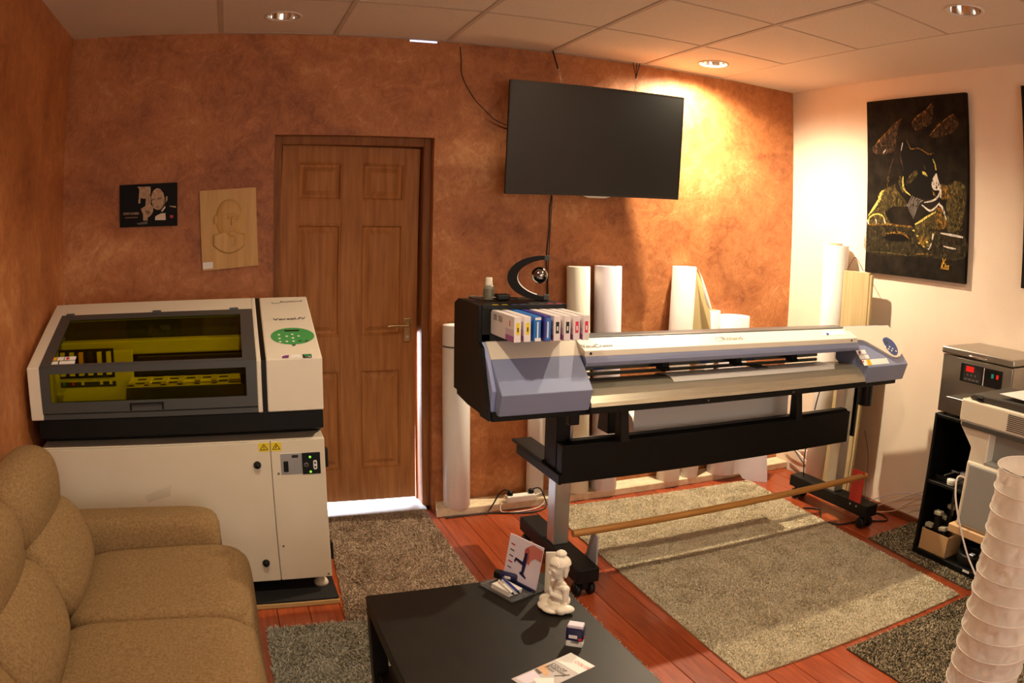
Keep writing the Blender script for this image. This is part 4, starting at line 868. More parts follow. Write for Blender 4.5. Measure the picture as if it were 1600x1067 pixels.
# ink holder
ik = part('ink_holder', MB().prism([(2.80, TZE), (2.80, 1.23), (2.737, 1.24), (2.737, 1.258), (3.0, 1.262), (3.0, TZE)], 'x', VL+.015, 1.285, .002, 1).box(VL+.015, .972, 2.737, 2.80, TZE, 1.24).box(VL+.015, 1.285, 2.737, 2.80, TZE, 1.146, .001, 1).box(1.2845, 1.296, 2.737, 3.0, TZE, 1.258), 'black_plastic', t)
for k in range(8):
    part('colour_mark', MB().box(.985+.0385*k, 1.008+.0385*k, 2.742, 2.752, 1.2572, 1.2594), ('yellow_label', 'yellow_label', 'blue_panel', 'blue_panel', 'ink_grey', 'ink_grey', 'pink_label', 'pink_label')[k], ik)
    part('slot_divider', MB().box(.974+.0394*k-.0035, .974+.0394*k+.0015, 2.745, 2.80, 1.146, 1.24), 'black_matte', ik)
# dowel rest screwed to the feet
part('dowel_bar', MB().cyl((1.335, 2.675, .290), (3.155, 2.675, .300), .0165, n=20), 'dowel_wood', t)
part('dowel_bracket', MB().box(3.118, 3.126, 2.66, 2.752, .10, .325, .001, 1), 'red_metal', t, 'red sheet metal dowel bracket')
part('dowel_bracket', MB().prism([(2.640, .105), (2.757, .105), (2.70, .272), (2.645, .272)], 'x', 1.438, 1.446, .001, 1), 'grey_metal', t, 'grey sheet metal dowel bracket')
for yy, zz in ((2.68, .125), (2.73, .125)): part('bolt', MB().cyl((3.112, yy, zz), (3.118, yy, zz), .006, n=10), 'aluminium', t)

# loaded media: sheet over the apron, hanging behind, roll on the shaft
o = thing('media_roll', 'white vinyl roll loaded behind the wide printer', 'paper roll', (2.25, 3.08, .55))
part('roll', MB().cyl((1.80, 3.08, .62), (2.70, 3.08, .62), .075, n=32), 'vinyl_white', o)
def web(u_, v_):
    pth = [(2.60, .915), (2.66, .943), (2.72, .946), (2.80, .937), (2.815, .915)]
    f = v_*(len(pth)-1); i = min(int(f), len(pth)-2); y_, z_ = lerp(pth[i], pth[i+1], f-i)
    x0 = 1.762+.01*v_; x1 = 2.775-.05*max(0, 1-v_*3)
    return (x0+(x1-x0)*u_, y_-.0, z_+.003)
part('fed_sheet', MB().grid(web, 8, 18), 'vinyl_white', o)
part('hanging_sheet', MB().grid(lambda u_, v_: (1.765+.968*u_, 2.935+.02*math.sin(v_*3.0), .575+.255*v_), 4, 10), 'vinyl_white', o)

# ------------------------------------------------------------------ ink cartridges
CARTS = [('yellow_label', 'white ink cartridge with yellow label at the end of the row', 0), ('yellow_label', 'white ink cartridge with yellow label beside the blue wrapped cartridge', 0), ('cart_blue', 'blue wrapped ink cartridge with white stripe next to yellow', 1),
         ('cart_blue', 'violet and blue ink cartridge next to black', 2), ('ink', 'white ink cartridge with black label beside the violet cartridge', 0), ('ink', 'white ink cartridge with black label beside the pink labelled ones', 0),
         ('pink_label', 'white ink cartridge with pink label beside a black labelled one', 0), ('pink_label', 'white ink cartridge with pink label at the far end of the row', 0)]
for k, (lm, lab, kind) in enumerate(CARTS):
    x0 = .980+.0394*k; x1 = x0+.027; yf, yb, z0, z1 = 2.50+random.uniform(0, .006), 2.79, 1.1475, 1.240
    o = thing('ink_cartridge', lab, 'ink cartridge', ((x0+x1)/2, 2.65, z0), 'ink cartridges in the printer rack')
    body = {0: 'cart_white', 1: 'cart_blue', 2: 'cart_violet'}[kind]
    part('case', MB().box(x0, x1, yf, yb, z0, z1, .0015, 1), body, o)
    zl = (z0+.028, z1-.022) if kind == 0 else (z0+.004, z1-.006)
    lb = part('front_label', MB().box(x0+.008, x1-.006 if kind == 0 else x1-.001, yf-.0007, yf, zl[0], zl[1]), lm, o)
    part('print', MB().box(x0+.012, x0+.017, yf-.0012, yf-.0007, zl[0]+.01, zl[0]+.026 if kind == 0 else zl[1]-.014), 'white_label' if lm != 'yellow_label' else 'ink', lb)
    if kind == 1: [part('white_band', MB().box(x0+.004, x1, yf-.001, yf, za, zb), 'white_label', o) for za, zb in ((z0+.002, z0+.014), (z1-.013, z1-.004))]
    if kind == 0:
        part('side_fade', MB().box(x0-.0005, x0, yf+.001, yf+.085, z0+.001, z0+.045), 'cart_fade', o)
        part('side_print', MB().box(x0-.0008, x0, yf+.001, yf+.085, z0+.001, z0+.022), 'cart_purple', o)
        if k == 0:
            part('side_mark', MB().box(x0-.001, x0, yf+.04, yf+.046, z0+.055, z0+.075), 'red_label', o)
            for j in range(4): part('print_line', MB().box(x0-.001, x0, yf+.12, yf+.16, z0+.078-.006*j, z0+.080-.006*j).box(x0-.001, x0, yf+.18, yf+.215, z0+.078-.006*j, z0+.080-.006*j), 'ink_grey', o)

# things standing on the ink holder
TOPZ = 1.2625
c = P(766, 469, z=TOPZ); o = thing('bottle', 'small clear bottle with white cap on the black ink holder', 'bottle', (c.x, c.y+.02, TOPZ))
q = (c.x, c.y+.02, TOPZ)
part('body', MB().lathe([(.0005, 0), (.021, 0), (.0225, .003), (.0225, .05), (.020, .057), (.012, .062), (.0005, .062)], q, 24), 'bottle_grey', o)
part('label', MB().lathe([(.0228, .01), (.0228, .045)], q, 24), 'platen', o)
part('cap', MB().lathe([(.015, .058), (.0155, .062), (.0155, .070), (.014, .074), (.0142, .088), (.012, .091), (.0005, .091)], q, 24), 'bottle_cap', o)
# levitating globe in a C-shaped stand
gy = 2.86; g0 = P(850, 463, y=gy)
o = thing('c_stand', 'black C-shaped levitation stand on the ink holder', 'stand', (1.2, gy, TOPZ))
ctr = P(850, 434, y=gy); rz = ctr.z-TOPZ
MS = Matrix.Translation((ctr.x, gy, 0)) @ Matrix.Rotation(R(-24), 4, 'Z') @ Matrix.Translation((-ctr.x, -gy, 0))
vs = []; n = 40; hw_ = .024
for i in range(n+1):
    a = R(90)+R(180)*i/n; cs_, sn_ = math.cos(a), math.sin(a); ww = .020+.020*abs(cs_)
    for rr, yy in ((1, -hw_), (1, hw_), (0, hw_), (0, -hw_)):
        vs.append(MS @ Vector((ctr.x+(.150-(0 if rr else ww))*cs_, gy+yy, max(ctr.z+(rz-(0 if rr else ww*.8))*sn_, TOPZ+.0005))))
fs = [(4*i+j, 4*i+(j+1) % 4, 4*i+4+(j+1) % 4, 4*i+4+j) for i in range(n) for j in range(4)]+[(0, 1, 2, 3), (4*n+3, 4*n+2, 4*n+1, 4*n)]
part('arc', MB().add(vs, fs), 'black_plastic', o)
part('light_strip', MB().add([v.lerp(vs[4*i_+(3 if k_ == 2 else 2)], .12)+Vector((.0015, 0, .0008)) for i_ in range(n+1) for k_ in (2, 3) for v in (vs[4*i_+k_],)], [(2*i, 2*i+1, 2*i+3, 2*i+2) for i in range(n//2-4, n-3)]), 'white_btn', o, 'white light strip')
for z0_, z1_ in ((TOPZ+.0004, TOPZ+.022), (ctr.z+rz-.020, ctr.z+rz)): part('end_block', MB().box(ctr.x, ctr.x+.022, gy-hw_, gy+hw_, z0_, z1_, .002, 1).move(MS), 'machine_grey', o)
gc = P(843, 430, y=gy); single('levitating_globe', MB().ell(gc, (.0345, .0345, .0345), nu=32, nv=20), 'globe_chrome', 'small dark chrome globe floating inside the C-shaped stand', 'globe')
o = thing('power_adapter', 'black plug adapter and lead on the ink holder', 'adapter', (1.07, 2.88, TOPZ))
part('plug', MB().box(1.045, 1.10, 2.855, 2.90, TOPZ+.0005, TOPZ+.026, .006, 2), 'black_plastic', o); part('pins', MB().cyl((1.04, 2.865, TOPZ+.013), (1.022, 2.865, TOPZ+.013), .0025, n=8).cyl((1.04, 2.885, TOPZ+.013), (1.022, 2.885, TOPZ+.013), .0025, n=8), 'chrome', o)
part('lead', MB().tube([(1.10, 2.88, TOPZ+.012), (1.13, 2.9, TOPZ+.006), (1.16, 2.93, TOPZ+.004), (1.05, 2.96, TOPZ+.004), (.96, 2.93, TOPZ+.012), (.945, 2.90, TOPZ+.01), (.98, 2.885, TOPZ+.004)], .0028, 8), 'cable_black', o)

# ------------------------------------------------------------------ vinyl rolls standing by the wall
LZ = .0455
def roll(x, y, r, h, m_, lab, z0=LZ, core=.6, lean=(0, 0), stripes=(), corem='paper_white', end_off=0):
    o = thing('vinyl_roll', lab, 'paper roll', (x, y, z0), 'rolls standing behind the wide printer')
    M = Matrix.Translation((x, y, z0)) @ Matrix(((1, 0, lean[0], 0), (0, 1, lean[1], 0), (0, 0, 1, 0), (0, 0, 0, 1)))
    part('wound_sheet', MB().lathe([(.0005, 0), (r-.002, 0), (r, .002), (r, h-.002), (r-.002, h), (r*core, h)], (0, 0, 0), 40).move(M), m_, o)
    part('core', MB().lathe([(r*core, h+end_off), (r*core-.004, h+end_off), (r*core-.004, h-.12)], (0, 0, 0), 28).lathe([(r*core, h-.004), (r*core, h+end_off)], (0, 0, 0), 28).move(M), corem, o)
    for zz, w_ in stripes: part('band', MB().lathe([(r+.0006, zz), (r+.0006, zz+w_)], (0, 0, 0), 40).move(M), 'ink_grey', o)
    return o, M
def rp(tl, tr, pyt, bl=None, br=None, pyb=None, y=3.765):
    """top edge and foot of a standing roll, read off the photo at the rolls' distance -> foot x, radius, height, lean"""
    a = P(tl, pyt, y=y); b = P(tr, pyt, y=y); xt = (a.x+b.x)/2; r_ = abs(b.x-a.x)/2*.98; h_ = a.z-LZ
    if bl is None: return xt, r_, h_, 0.
    c_ = P(bl, pyb, y=y); d_ = P(br, pyb, y=y); xb = (c_.x+d_.x)/2; zb_ = (c_.z+d_.z)/2; ln = (xt-xb)/(a.z-zb_); return xb-ln*(zb_-LZ), r_, h_, ln
def rl(m_, lab, *px, yc=3.768, rr=None, **k):
    x_, r_, h_, ln = rp(*px); return roll(x_, yc, rr or r_, h_, m_, lab, lean=(ln, 0), **k)+(rr or r_, h_)
h0_ = rp(692, 735, 508)[2]
rl('vinyl_white', 'white roll with a dark band standing beside the door', 692, 735, 508, 693, 734, 770, stripes=((h0_-.115, .009),))
roll(P(838, 700, y=3.79).x, 3.798, .050, .92, 'vinyl_white', 'thin white roll standing behind the power strip')
rl('vinyl_cream', 'cream white roll rising behind the ink cartridges', 887, 921, 416, 887, 919, 700)
rl('vinyl_lilac', 'tall glossy lilac white roll behind the printer hood', 931, 970, 415, 925, 964, 700, core=.75)
o, M, r, hh = rl('vinyl_white', 'tall white roll with a curling loose flap', 1054, 1086, 416, 1030, 1058, 742)
def flap(u_, v_):      # loose outer turn: bound at the left, hanging away to the right, backing side out
    z_ = hh*(.60+.395*v_); w_ = .20*(1-v_)**.75+.004; a = R(-60)+u_*.6; 
    return M @ Vector((r*.80+w_*u_, -r*.62-.025*u_*(1-v_)+.03*u_*v_, z_))
part('loose_flap', MB().grid(flap, 10, 16), 'backing', o, 'cream backing side of the loose flap')
def curl(u_, v_):
    z_ = hh*(.80+.195*v_); w_ = .20*(1-(z_/hh-.60)/.395)**.75 if z_/hh < .995 else .004
    return M @ Vector((r*.80+w_*(1-.45*u_*math.sin(math.pi*v_)**.5), -r*.62-.025*(1-v_)-.004-.012*math.sin(u_*2.5)*math.sin(math.pi*v_), z_))
part('flap_curl', MB().grid(curl, 6, 14), 'paper_white', o, 'white face of the folded flap edge')
rl('vinyl_white', 'short narrow white roll beside the flap', 1100, 1124, 485, 1063, 1088, 742, corem='cardboard', end_off=.004)
o, M, r, hh = rl('vinyl_lilac', 'short fat white roll with an open core', 1126, 1165, 493, 1106, 1143, 735, yc=3.752)
part('loose_sheet', MB().grid(lambda u_, v_: M @ Vector((r*.3+.20*u_-.03*v_*u_, -r*.97-.10*u_*(1-v_)+.02*math.sin(u_*5), .62*v_-(.044 if u_ > .25 else 0)*(1-v_)*min(1, (u_)*2))), 12, 12), 'vinyl_lilac', o)
# tall roll and plank in the corner
roll(3.402, 3.318, .081, 1.537, 'vinyl_white', 'tallest white roll standing near the cream wall', z0=.001, corem='cardboard', core=.5, end_off=.012)
o = thing('wood_panel', 'pale wooden panel with a string loop leaning on the cream wall', 'panel', (3.38, 3.1, 0))
bt = Matrix(((1, 0, .014, 3.362), (0, 1, 0, 0), (0, 0, 1, .001), (0, 0, 0, 1)))
part('board', MB().box(0, .018, 3.005, 3.225, 0, 1.392, .002, 1).move(bt), 'pale_wood', o)
part('edge_board', MB().box(.004, .022, 2.985, 3.004, 0, 1.380, .002, 1).move(bt), 'pale_wood', o)
s0, s1, s2 = P(1323, 423, x=3.390), P(1336, 402, x=3.392), P(1349, 423, x=3.390)
part('string', MB().tube([s0, (s0+s1)/2+Vector((0, 0, .006)), s1, (s1+s2)/2+Vector((0, 0, .006)), s2], .0022, 6), 'skirting', o)

# ------------------------------------------------------------------ television on its chains
yt, ybm = 3.625, 3.695
q = [P(797.5, 123.5, y=yt), P(1069, 152.5, y=yt), P(1060, 312, y=ybm), P(789.5, 303, y=ybm)]
u = ((q[1]-q[0])+(q[2]-q[3])).normalized(); cen = (q[0]+q[1]+q[2]+q[3])/4; wd = ((q[1]-q[0]).length+(q[2]-q[3]).length)/2; v = ((q[0]-q[3])+(q[1]-q[2])); v = (v-u*v.dot(u)).normalized(); ht = ((q[0]-q[3]).length+(q[1]-q[2]).length)/2
nb = v.cross(u)                                      # points to the wall
MT = Matrix(((u.x, nb.x, v.x, cen.x), (u.y, nb.y, v.y, cen.y), (u.z, nb.z, v.z, cen.z), (0, 0, 0, 1)))
o = thing('television', 'large black flat television hanging on chains', 'television', cen)
part('housing', MB().box(-wd/2, wd/2, .0015, .022, -ht/2, ht/2, .003, 2).box(-wd*.36, wd*.36, .02, .055, -ht*.42, ht*.2, .012, 2).move(MT), 'black_plastic', o)
bz = .0055
part('bezel', MB().box(-wd/2, wd/2, -.001, .003, ht/2-bz, ht/2).box(-wd/2, wd/2, -.001, .003, -ht/2, -ht/2+bz*1.6).box(-wd/2, -wd/2+bz, -.001, .003, -ht/2, ht/2).box(wd/2-bz, wd/2, -.001, .003, -ht/2, ht/2).move(MT), 'tv_bezel', o)
part('screen', MB().box(-wd/2+bz, wd/2-bz, .0003, .003, -ht/2+bz*1.6, ht/2-bz).move(MT), 'tv_screen', o)
part('sensor_lip', MB().prism([(-.085, -ht/2), (.085, -ht/2), (.05, -ht/2-.010), (-.05, -ht/2-.010)], 'y', -.001, .008).move(MT), 'aluminium', o)
for (px0, px1) in ((864, 877), (995, 993)):
    a = P(px0, 79 if px0 < 900 else 99, y=3.80); b = P(px1, 126 if px0 < 900 else 139, y=3.67); mid = a.lerp(b, .6)
    a.z = min(a.z, H-.006)
    hg = part('strap', MB().tube([a, mid], .0045 if px0 < 900 else .0028, 6, 1) if px0 < 900 else MB().tube([a-Vector((.025, 0, 0)), mid], .0028, 6, 1).tube([a+Vector((.02, 0, 0)), mid], .0028, 6, 1).tube([a, mid], .0028, 6, 1), 'black_plastic', o)
    cm = MB(); k = 5
    for i in range(k):
        p = mid.lerp(b, i/(k-1)); d = (b-mid).normalized(); s_ = d.orthogonal().normalized() if i % 2 else d.cross(d.orthogonal()).normalized(); L2 = (b-mid).length/(k-1)*.75
        cm.tube([p+d*L2*math.cos(g)+s_*.006*math.sin(g) for g in [2*math.pi*j/10 for j in range(11)]], .0016, 5, 1)
    part('chain', cm, 'chrome', hg)
# cables on the wall
single('cable', MB().tube([P(a, b, y=3.843) for a, b in ((719, 73), (721, 95), (721, 112), (727, 130), (742, 155), (756, 170), (772, 186), (792, 196), (815, 203))], .0022, 6), 'cable_black', 'thin dark cable running from the ceiling to the television', 'cable')
single('cable', MB().tube([P(862, 304, y=3.835), P(859, 330, y=3.838), P(858, 360, y=3.84), P(854, 400, y=3.84), P(855, 440, y=3.842), P(856, 500, y=3.842)], .0035, 6).tube([P(863, 306, y=3.83), P(857, 410, y=3.83), P(856, 480, y=3.83)], .0025, 6), 'cable_black', 'black cables hanging below the television', 'cable')

# ------------------------------------------------------------------ pictures
def wall_box(pts, y0, y1): return MB().add([(p.x, y0, p.z) for p in pts]+[(p.x, y1, p.z) for p in pts], [(3, 2, 1, 0), (4, 5, 6, 7), (0, 1, 5, 4), (1, 2, 6, 5), (2, 3, 7, 6), (3, 0, 4, 7)])
# small photo print: plain generic figure in evening dress
YP = YW-.016
c4 = [P(a, b, y=YP) for a, b in ((187, 289.5), (277, 285), (277, 352.5), (187.5, 355.5))]
o = thing('photo_print', 'small black framed photo print of a man in evening dress', 'picture', ((c4[0].x+c4[1].x)/2, YW, c4[3].z))
part('panel', wall_box(c4, YP, YW), 'photo_black', o)
S4 = 13.01
def pf(name, pp, m_, l=.001): part(name, MB().poly([P(180+a/S4, 280+b/S4, y=YP-l) for a, b in pp]), m_, o)
pf('print_cloth', ((450, 155), (720, 150), (720, 300), (640, 330), (600, 400), (520, 380), (505, 495), (470, 485), (485, 300), (490, 200)), 'photo_skin')
pf('print_head', ((740, 300), (760, 220), (820, 180), (900, 185), (975, 240), (1010, 340), (1000, 450), (960, 560), (900, 620), (840, 620), (790, 590), (750, 500), (730, 400)), 'photo_skin', .0014)
pf('print_hair', ((730, 330), (745, 230), (830, 155), (930, 170), (1000, 240), (1040, 350), (1010, 420), (985, 290), (920, 200), (850, 180), (780, 225)), 'photo_black', .0018)
pf('print_ear', ((1030, 350), (1065, 345), (1058, 430), (1030, 470)), 'photo_skin', .002)
pf('print_brow', ((735, 410), (800, 395), (800, 420), (740, 440)), 'photo_skin_shade', .0019); pf('print_brow', ((850, 385), (950, 365), (945, 400), (860, 415)), 'photo_skin_shade', .0019)
pf('print_mouth', ((815, 555), (890, 545), (885, 570), (830, 575)), 'photo_skin_shade', .0019)
pf('print_shade', ((950, 560), (1000, 450), (1010, 380), (1020, 480), (960, 590), (900, 640)), 'photo_skin_shade', .0017)
pf('print_hand', ((625, 330), (690, 300), (720, 350), (725, 520), (775, 560), (770, 660), (720, 740), (660, 780), (660, 840), (570, 840), (565, 720), (520, 600), (590, 560), (615, 540)), 'photo_skin', .002)
pf('print_fold', ((600, 630), (680, 640), (720, 690), (650, 720)), 'photo_skin_shade', .0024); pf('print_fold', ((672, 330), (684, 330), (686, 500), (674, 500)), 'photo_skin_shade', .0024)
pf('print_collar', ((930, 650), (1015, 540), (1020, 580), (960, 660)), 'photo_shirt', .002)
pf('print_shirt', ((815, 760), (900, 700), (1020, 680), (1028, 828), (812, 832)), 'photo_shirt', .002)
pf('print_bow_tie', ((870, 690), (930, 660), (1020, 650), (1015, 690), (940, 690), (880, 720)), 'photo_black', .0024)
pf('print_rose', ((1110, 735), (1145, 725), (1185, 740), (1175, 780), (1140, 795), (1115, 775)), 'photo_red', .002)
pf('print_chair_back', ((1095, 540), (1235, 545), (1235, 580), (1130, 560)), 'photo_skin', .002); pf('print_sheen', ((430, 900), (650, 850), (660, 910), (480, 925)), 'photo_grey', .0014)
a = P(180+165/S4, 280+728/S4, y=YP); b = P(180+485/S4, 280+716/S4, y=YP)
for body, dz, m_, sz in (('DON KASSA', 0, 'photo_skin', .0165), ('the stampfather', -.016, 'photo_skin_shade', .009)):
    if body == 'the stampfather': part('print_line', MB().box(a.x+.01, b.x-.008, YP-.0018, YP-.001, a.z-.017, a.z-.012), 'photo_skin_shade', o); continue
    me = textmesh(body, (0, 0, 0), (1, 0, 0), (0, 1, 0), 1.); wtx = max(v_[0] for v_ in me.v)
    part('lettering', textmesh(body, Vector((a.x, YP-.0015, a.z+dz)), (b.x-a.x, 0, b.z-a.z), (0, 0, 1), sz, (b.x-a.x)/wtx/sz, .0003, bold=.02), m_, o)
# carved wooden portrait
YR = YW-.020
c4 = [P(a, b, y=YR) for a, b in ((312, 298.5), (400, 292.5), (403.5, 414.5), (316.5, 423.5))]
o = thing('carved_relief', 'carved pale wood relief portrait of a man hanging beside the door', 'picture', ((c4[0].x+c4[1].x)/2, YW, c4[3].z))
part('board', wall_box(c4, YR, YW), 'relief_wood', o)
S5 = 6.276
def rpx(a, b): return P(170+a/S5, 270+b/S5, y=YR)
hc_ = rpx(1180, 450); hw = (rpx(1310, 450).x-rpx(1048, 450).x)/2; hh_ = (rpx(1180, 258).z-rpx(1180, 640).z)/2
def relief(u_, v_):
    X = (u_*2-1); Z = (v_*2-1); x_ = hc_.x+X*.098; z_ = hc_.z-.045+Z*.150
    def el(cx, cz, rx, rz_, d): 
        q_ = 1-((x_-cx)/rx)**2-((z_-cz)/rz_)**2; return d*math.sqrt(q_) if q_ > 0 else 0
    h_ = max(el(hc_.x, hc_.z, hw, hh_, .015), el(hc_.x-hw*1.02, hc_.z-.005, .010, .024, .008), el(hc_.x+.005, hc_.z-.02, hw*.8, hh_*.8, .0165))
    sx = x_-hc_.x; top_ = hc_.z-hh_*.62-abs(sx)*.25; bot = hc_.z-hh_*1.78+ (sx/.085)**2*.045
    if abs(sx) < .082 and bot < z_ < top_: h_ = max(h_, .010*min(1, (z_-bot)/.004)*min(1, (.082-abs(sx))/.004))
    if h_ > .008:
        h_ += el(hc_.x+.018, hc_.z-.012, .009, .026, .008)                     # nose
        for ex_ in (-.012, .036): h_ -= el(hc_.x+ex_, hc_.z+.004, .013, .008, .005)   # eyes
        h_ += el(hc_.x+.012, hc_.z+.018, .045, .007, .003)                    # brow
        h_ -= el(hc_.x+.018, hc_.z-.052, .018, .003, .004); h_ += el(hc_.x+.018, hc_.z-.060, .015, .006, .003); h_ += el(hc_.x+.014, hc_.z-.075, .02, .012, .003)
        h_ -= el(hc_.x+.012, hc_.z-.110, .024, .03, .004)                     # open collar
    return (x_, YR-.0002-max(h_, 0), z_)
part('portrait', MB().grid(relief, 72, 96), 'relief_wood', o, 'carved head and shoulders')
part('tag', MB().poly([P(170+a/S5, 270+b/S5, y=YR-.001) for a, b in ((922, 880), (1022, 872), (1022, 936), (924, 946))]), 'white_label', o)

# large panther painting
XP = XR-.028
c4 = [P(a, b, x=XP) for a, b in ((1352, 159), (1507, 145), (1508.5, 441), (1352.5, 427.5))]
zt_, zb_ = (c4[0].z+c4[1].z)/2, (c4[2].z+c4[3].z)/2; yl, yr = (c4[0].y+c4[3].y)/2, (c4[1].y+c4[2].y)/2
o = thing('panther_painting', 'tall black canvas painting of a resting panther under mountains', 'painting', (XR, (yl+yr)/2, zb_))
part('canvas', MB().box(XP, XR-.002, yr, yl, zb_, zt_, .002, 1), 'canvas_black', o)
SA, SB = 6.276, 6.67
def onc(px_, py_, l):
    p = P(px_, py_, x=XP-l); p.y = min(max(p.y, yr+.004), yl-.004); p.z = min(max(p.z, zb_+.004), zt_-.004); return p
def pa(q, l=.0008): return onc(1345+q[0]/SA, 140+q[1]/SA, l)
def pb(q, l=.0008): return onc(1345+q[0]/SB, 290+q[1]/SB, l)
NP = (-1, 0, 0)
def stroke(fn, pp, w, m_, l=.0012, name='brush_stroke'): part(name, MB().ribbon([fn(q_, l) for q_ in pp], w, NP), m_, o)
def blob(fn, pp, m_, l=.0008, name='painted_area'): part(name, MB().poly(catmull([fn(q_, l) for q_ in pp+pp[:1]], 4)[:-1]), m_, o)
# mountains
blob(pa, [(400, 285), (380, 340), (345, 480), (330, 600), (180, 640), (110, 580), (200, 470), (300, 370)], 'paint_brown', .0006)
blob(pa, [(690, 135), (710, 170), (700, 300), (660, 360), (540, 400), (500, 330), (560, 250), (640, 190)], 'paint_brown', .0006)
blob(pa, [(910, 240), (960, 330), (900, 420), (740, 470), (680, 450), (740, 370), (830, 290)], 'paint_brown', .0006)
stroke(pa, [(400, 285), (340, 330), (250, 425), (190, 485), (130, 560)], [.004, .010, .012, .004], 'paint_ochre'); stroke(pa, [(690, 135), (640, 200), (560, 255), (500, 325)], [.012, .008, .010, .004], 'paint_ochre'); stroke(pa, [(910, 240), (840, 285), (760, 350), (670, 455)], [.008, .006, .012, .006], 'paint_ochre')
stroke(pa, [(380, 320), (300, 400), (250, 460)], .008, 'paint_brown'); stroke(pa, [(500, 340), (540, 395)], .008, 'paint_brown'); stroke(pa, [(245, 590), (220, 620)], .006, 'paint_white')
# body, rock and tail masses
blob(pb, [(65, 400), (540, 420), (560, 470), (800, 480), (1075, 520), (1060, 770), (600, 740), (60, 690)], 'paint_dim', .0006)
blob(pb, [(330, 0), (240, 40), (190, 160), (90, 280), (75, 390), (300, 400), (260, 290), (330, 220), (480, 210), (420, 100)], 'paint_olive', .0007)
blob(pb, [(850, 0), (900, 120), (880, 260), (900, 470), (1010, 470), (1060, 380), (1085, 0)], 'paint_olive', .0007)
blob(pb, [(780, 210), (860, 260), (890, 380), (880, 440), (800, 450), (770, 330)], 'paint_ochre', .0009)
blob(pb, [(560, 400), (680, 330), (780, 260), (800, 340), (770, 520), (700, 660), (640, 620), (580, 540)], 'paint_olive', .001)
blob(pb, [(590, 550), (650, 530), (690, 570), (650, 640), (610, 600)], 'paint_ochre', .0012)
blob(pb, [(230, 540), (350, 490), (470, 500), (515, 560), (420, 580), (300, 575)], 'paint_black', .0009)
blob(pa, [(860, 920), (930, 895), (1000, 930), (1015, 1060), (880, 1060)], 'paint_olive', .0008); blob(pa, [(790, 920), (850, 960), (880, 1060), (780, 1065)], 'paint_ochre', .0008)
# head
blob(pa, [(440, 480), (490, 585), (580, 575), (660, 635), (725, 620), (700, 670), (735, 760), (745, 830), (760, 900), (780, 1000), (700, 1065), (560, 1065), (480, 1040), (420, 940), (400, 720), (390, 600)], 'paint_black', .0011)
blob(pa, [(470, 850), (540, 790), (560, 830), (490, 910), (440, 930)], 'paint_olive', .0014)
stroke(pa, [(415, 515), (400, 580), (385, 650), (405, 720), (420, 800)], [.004, .008, .008, .003], 'paint_brown', .0016); stroke(pa, [(410, 520), (395, 600)], .005, 'paint_white', .0018)
stroke(pa, [(445, 485), (470, 545), (495, 582), (560, 575), (620, 605), (665, 633), (722, 622)], [.006, .010, .007, .006, .009, .009], 'paint_ochre', .0016)
stroke(pa, [(705, 680), (725, 730), (738, 790)], [.003, .010, .006], 'paint_yellow', .0016)
stroke(pa, [(415, 850), (412, 920), (430, 985), (490, 1040)], [.004, .016, .012, .004], 'paint_yellow', .0016); stroke(pa, [(385, 850), (385, 940), (420, 1000)], .018, 'paint_olive', .0012)
stroke(pa, [(275, 820), (265, 890), (255, 950)], [.006, .020, .010], 'paint_ochre', .0016); stroke(pa, [(320, 680), (290, 760), (275, 830)], .008, 'paint_brown', .0014)
stroke(pa, [(330, 930), (340, 1000), (380, 1050)], .014, 'paint_olive', .0014); stroke(pa, [(215, 990), (185, 1040), (175, 1065)], [.01, .022, .01], 'paint_yellow', .0014)
blob(pa, [(600, 800), (630, 810), (655, 850), (610, 830)], 'paint_yellow', .0018); stroke(pa, [(620, 740), (630, 780)], .007, 'paint_olive', .0018)
blob(pa, [(700, 880), (740, 820), (755, 870), (775, 940), (780, 985), (720, 985), (695, 940)], 'paint_white', .0016); blob(pa, [(735, 930), (752, 960), (738, 972)], 'paint_black', .002)
blob(pa, [(705, 990), (770, 990), (745, 1030)], 'paint_black', .002); stroke(pa, [(775, 930), (785, 990), (780, 1060)], .008, 'paint_white', .0018); stroke(pa, [(705, 985), (730, 1050)], .016, 'paint_ochre', .0016)
# muzzle, whiskers, paws
stroke(pb, [(660, 175), (740, 160), (800, 120), (830, 30)], [.006, .010, .012, .008], 'paint_white', .0018); stroke(pb, [(635, 200), (715, 260), (770, 235), (820, 180)], [.006, .012, .01, .006], 'paint_white', .0018)
stroke(pb, [(815, 195), (855, 240), (890, 360)], [.012, .014, .006], 'paint_white', .0018); stroke(pb, [(565, 405), (640, 360), (690, 325), (780, 275)], [.008, .014, .012, .008], 'paint_yellow', .0018)
for k in range(9): stroke(pb, [(650-14*k, 150-6*k+6*(k % 2)), (600-14*k, 200), (545-9*k, 345-18*k)], .0017, 'paint_white', .002, 'whisker')
stroke(pb, [(240, 45), (190, 150), (130, 240), (80, 310)], [.010, .020, .016, .006], 'paint_yellow', .0014); stroke(pb, [(75, 390), (95, 330), (160, 295), (230, 320), (250, 390)], [.008, .010, .008, .008, .006], 'paint_yellow', .0014)
for a, b in ((160, 380), (250, 380), (75, 385)): stroke(pb, [(a-8, b-30), (a+6, b+15)], .010, 'paint_white', .0018, 'claw')
stroke(pb, [(70, 405), (300, 405), (540, 432)], .012, 'paint_ochre', .0012); stroke(pb, [(250, 500), (370, 490), (450, 505), (510, 560)], [.006, .014, .016, .006], 'paint_ochre', .0014)
stroke(pb, [(830, 495), (940, 515), (1065, 540)], [.006, .014, .010], 'paint_white', .0014); stroke(pb, [(860, 630), (930, 650), (990, 660)], [.004, .010, .005], 'paint_white', .0014); stroke(pb, [(575, 715), (660, 712), (740, 722)], .008, 'paint_ochre', .0014)
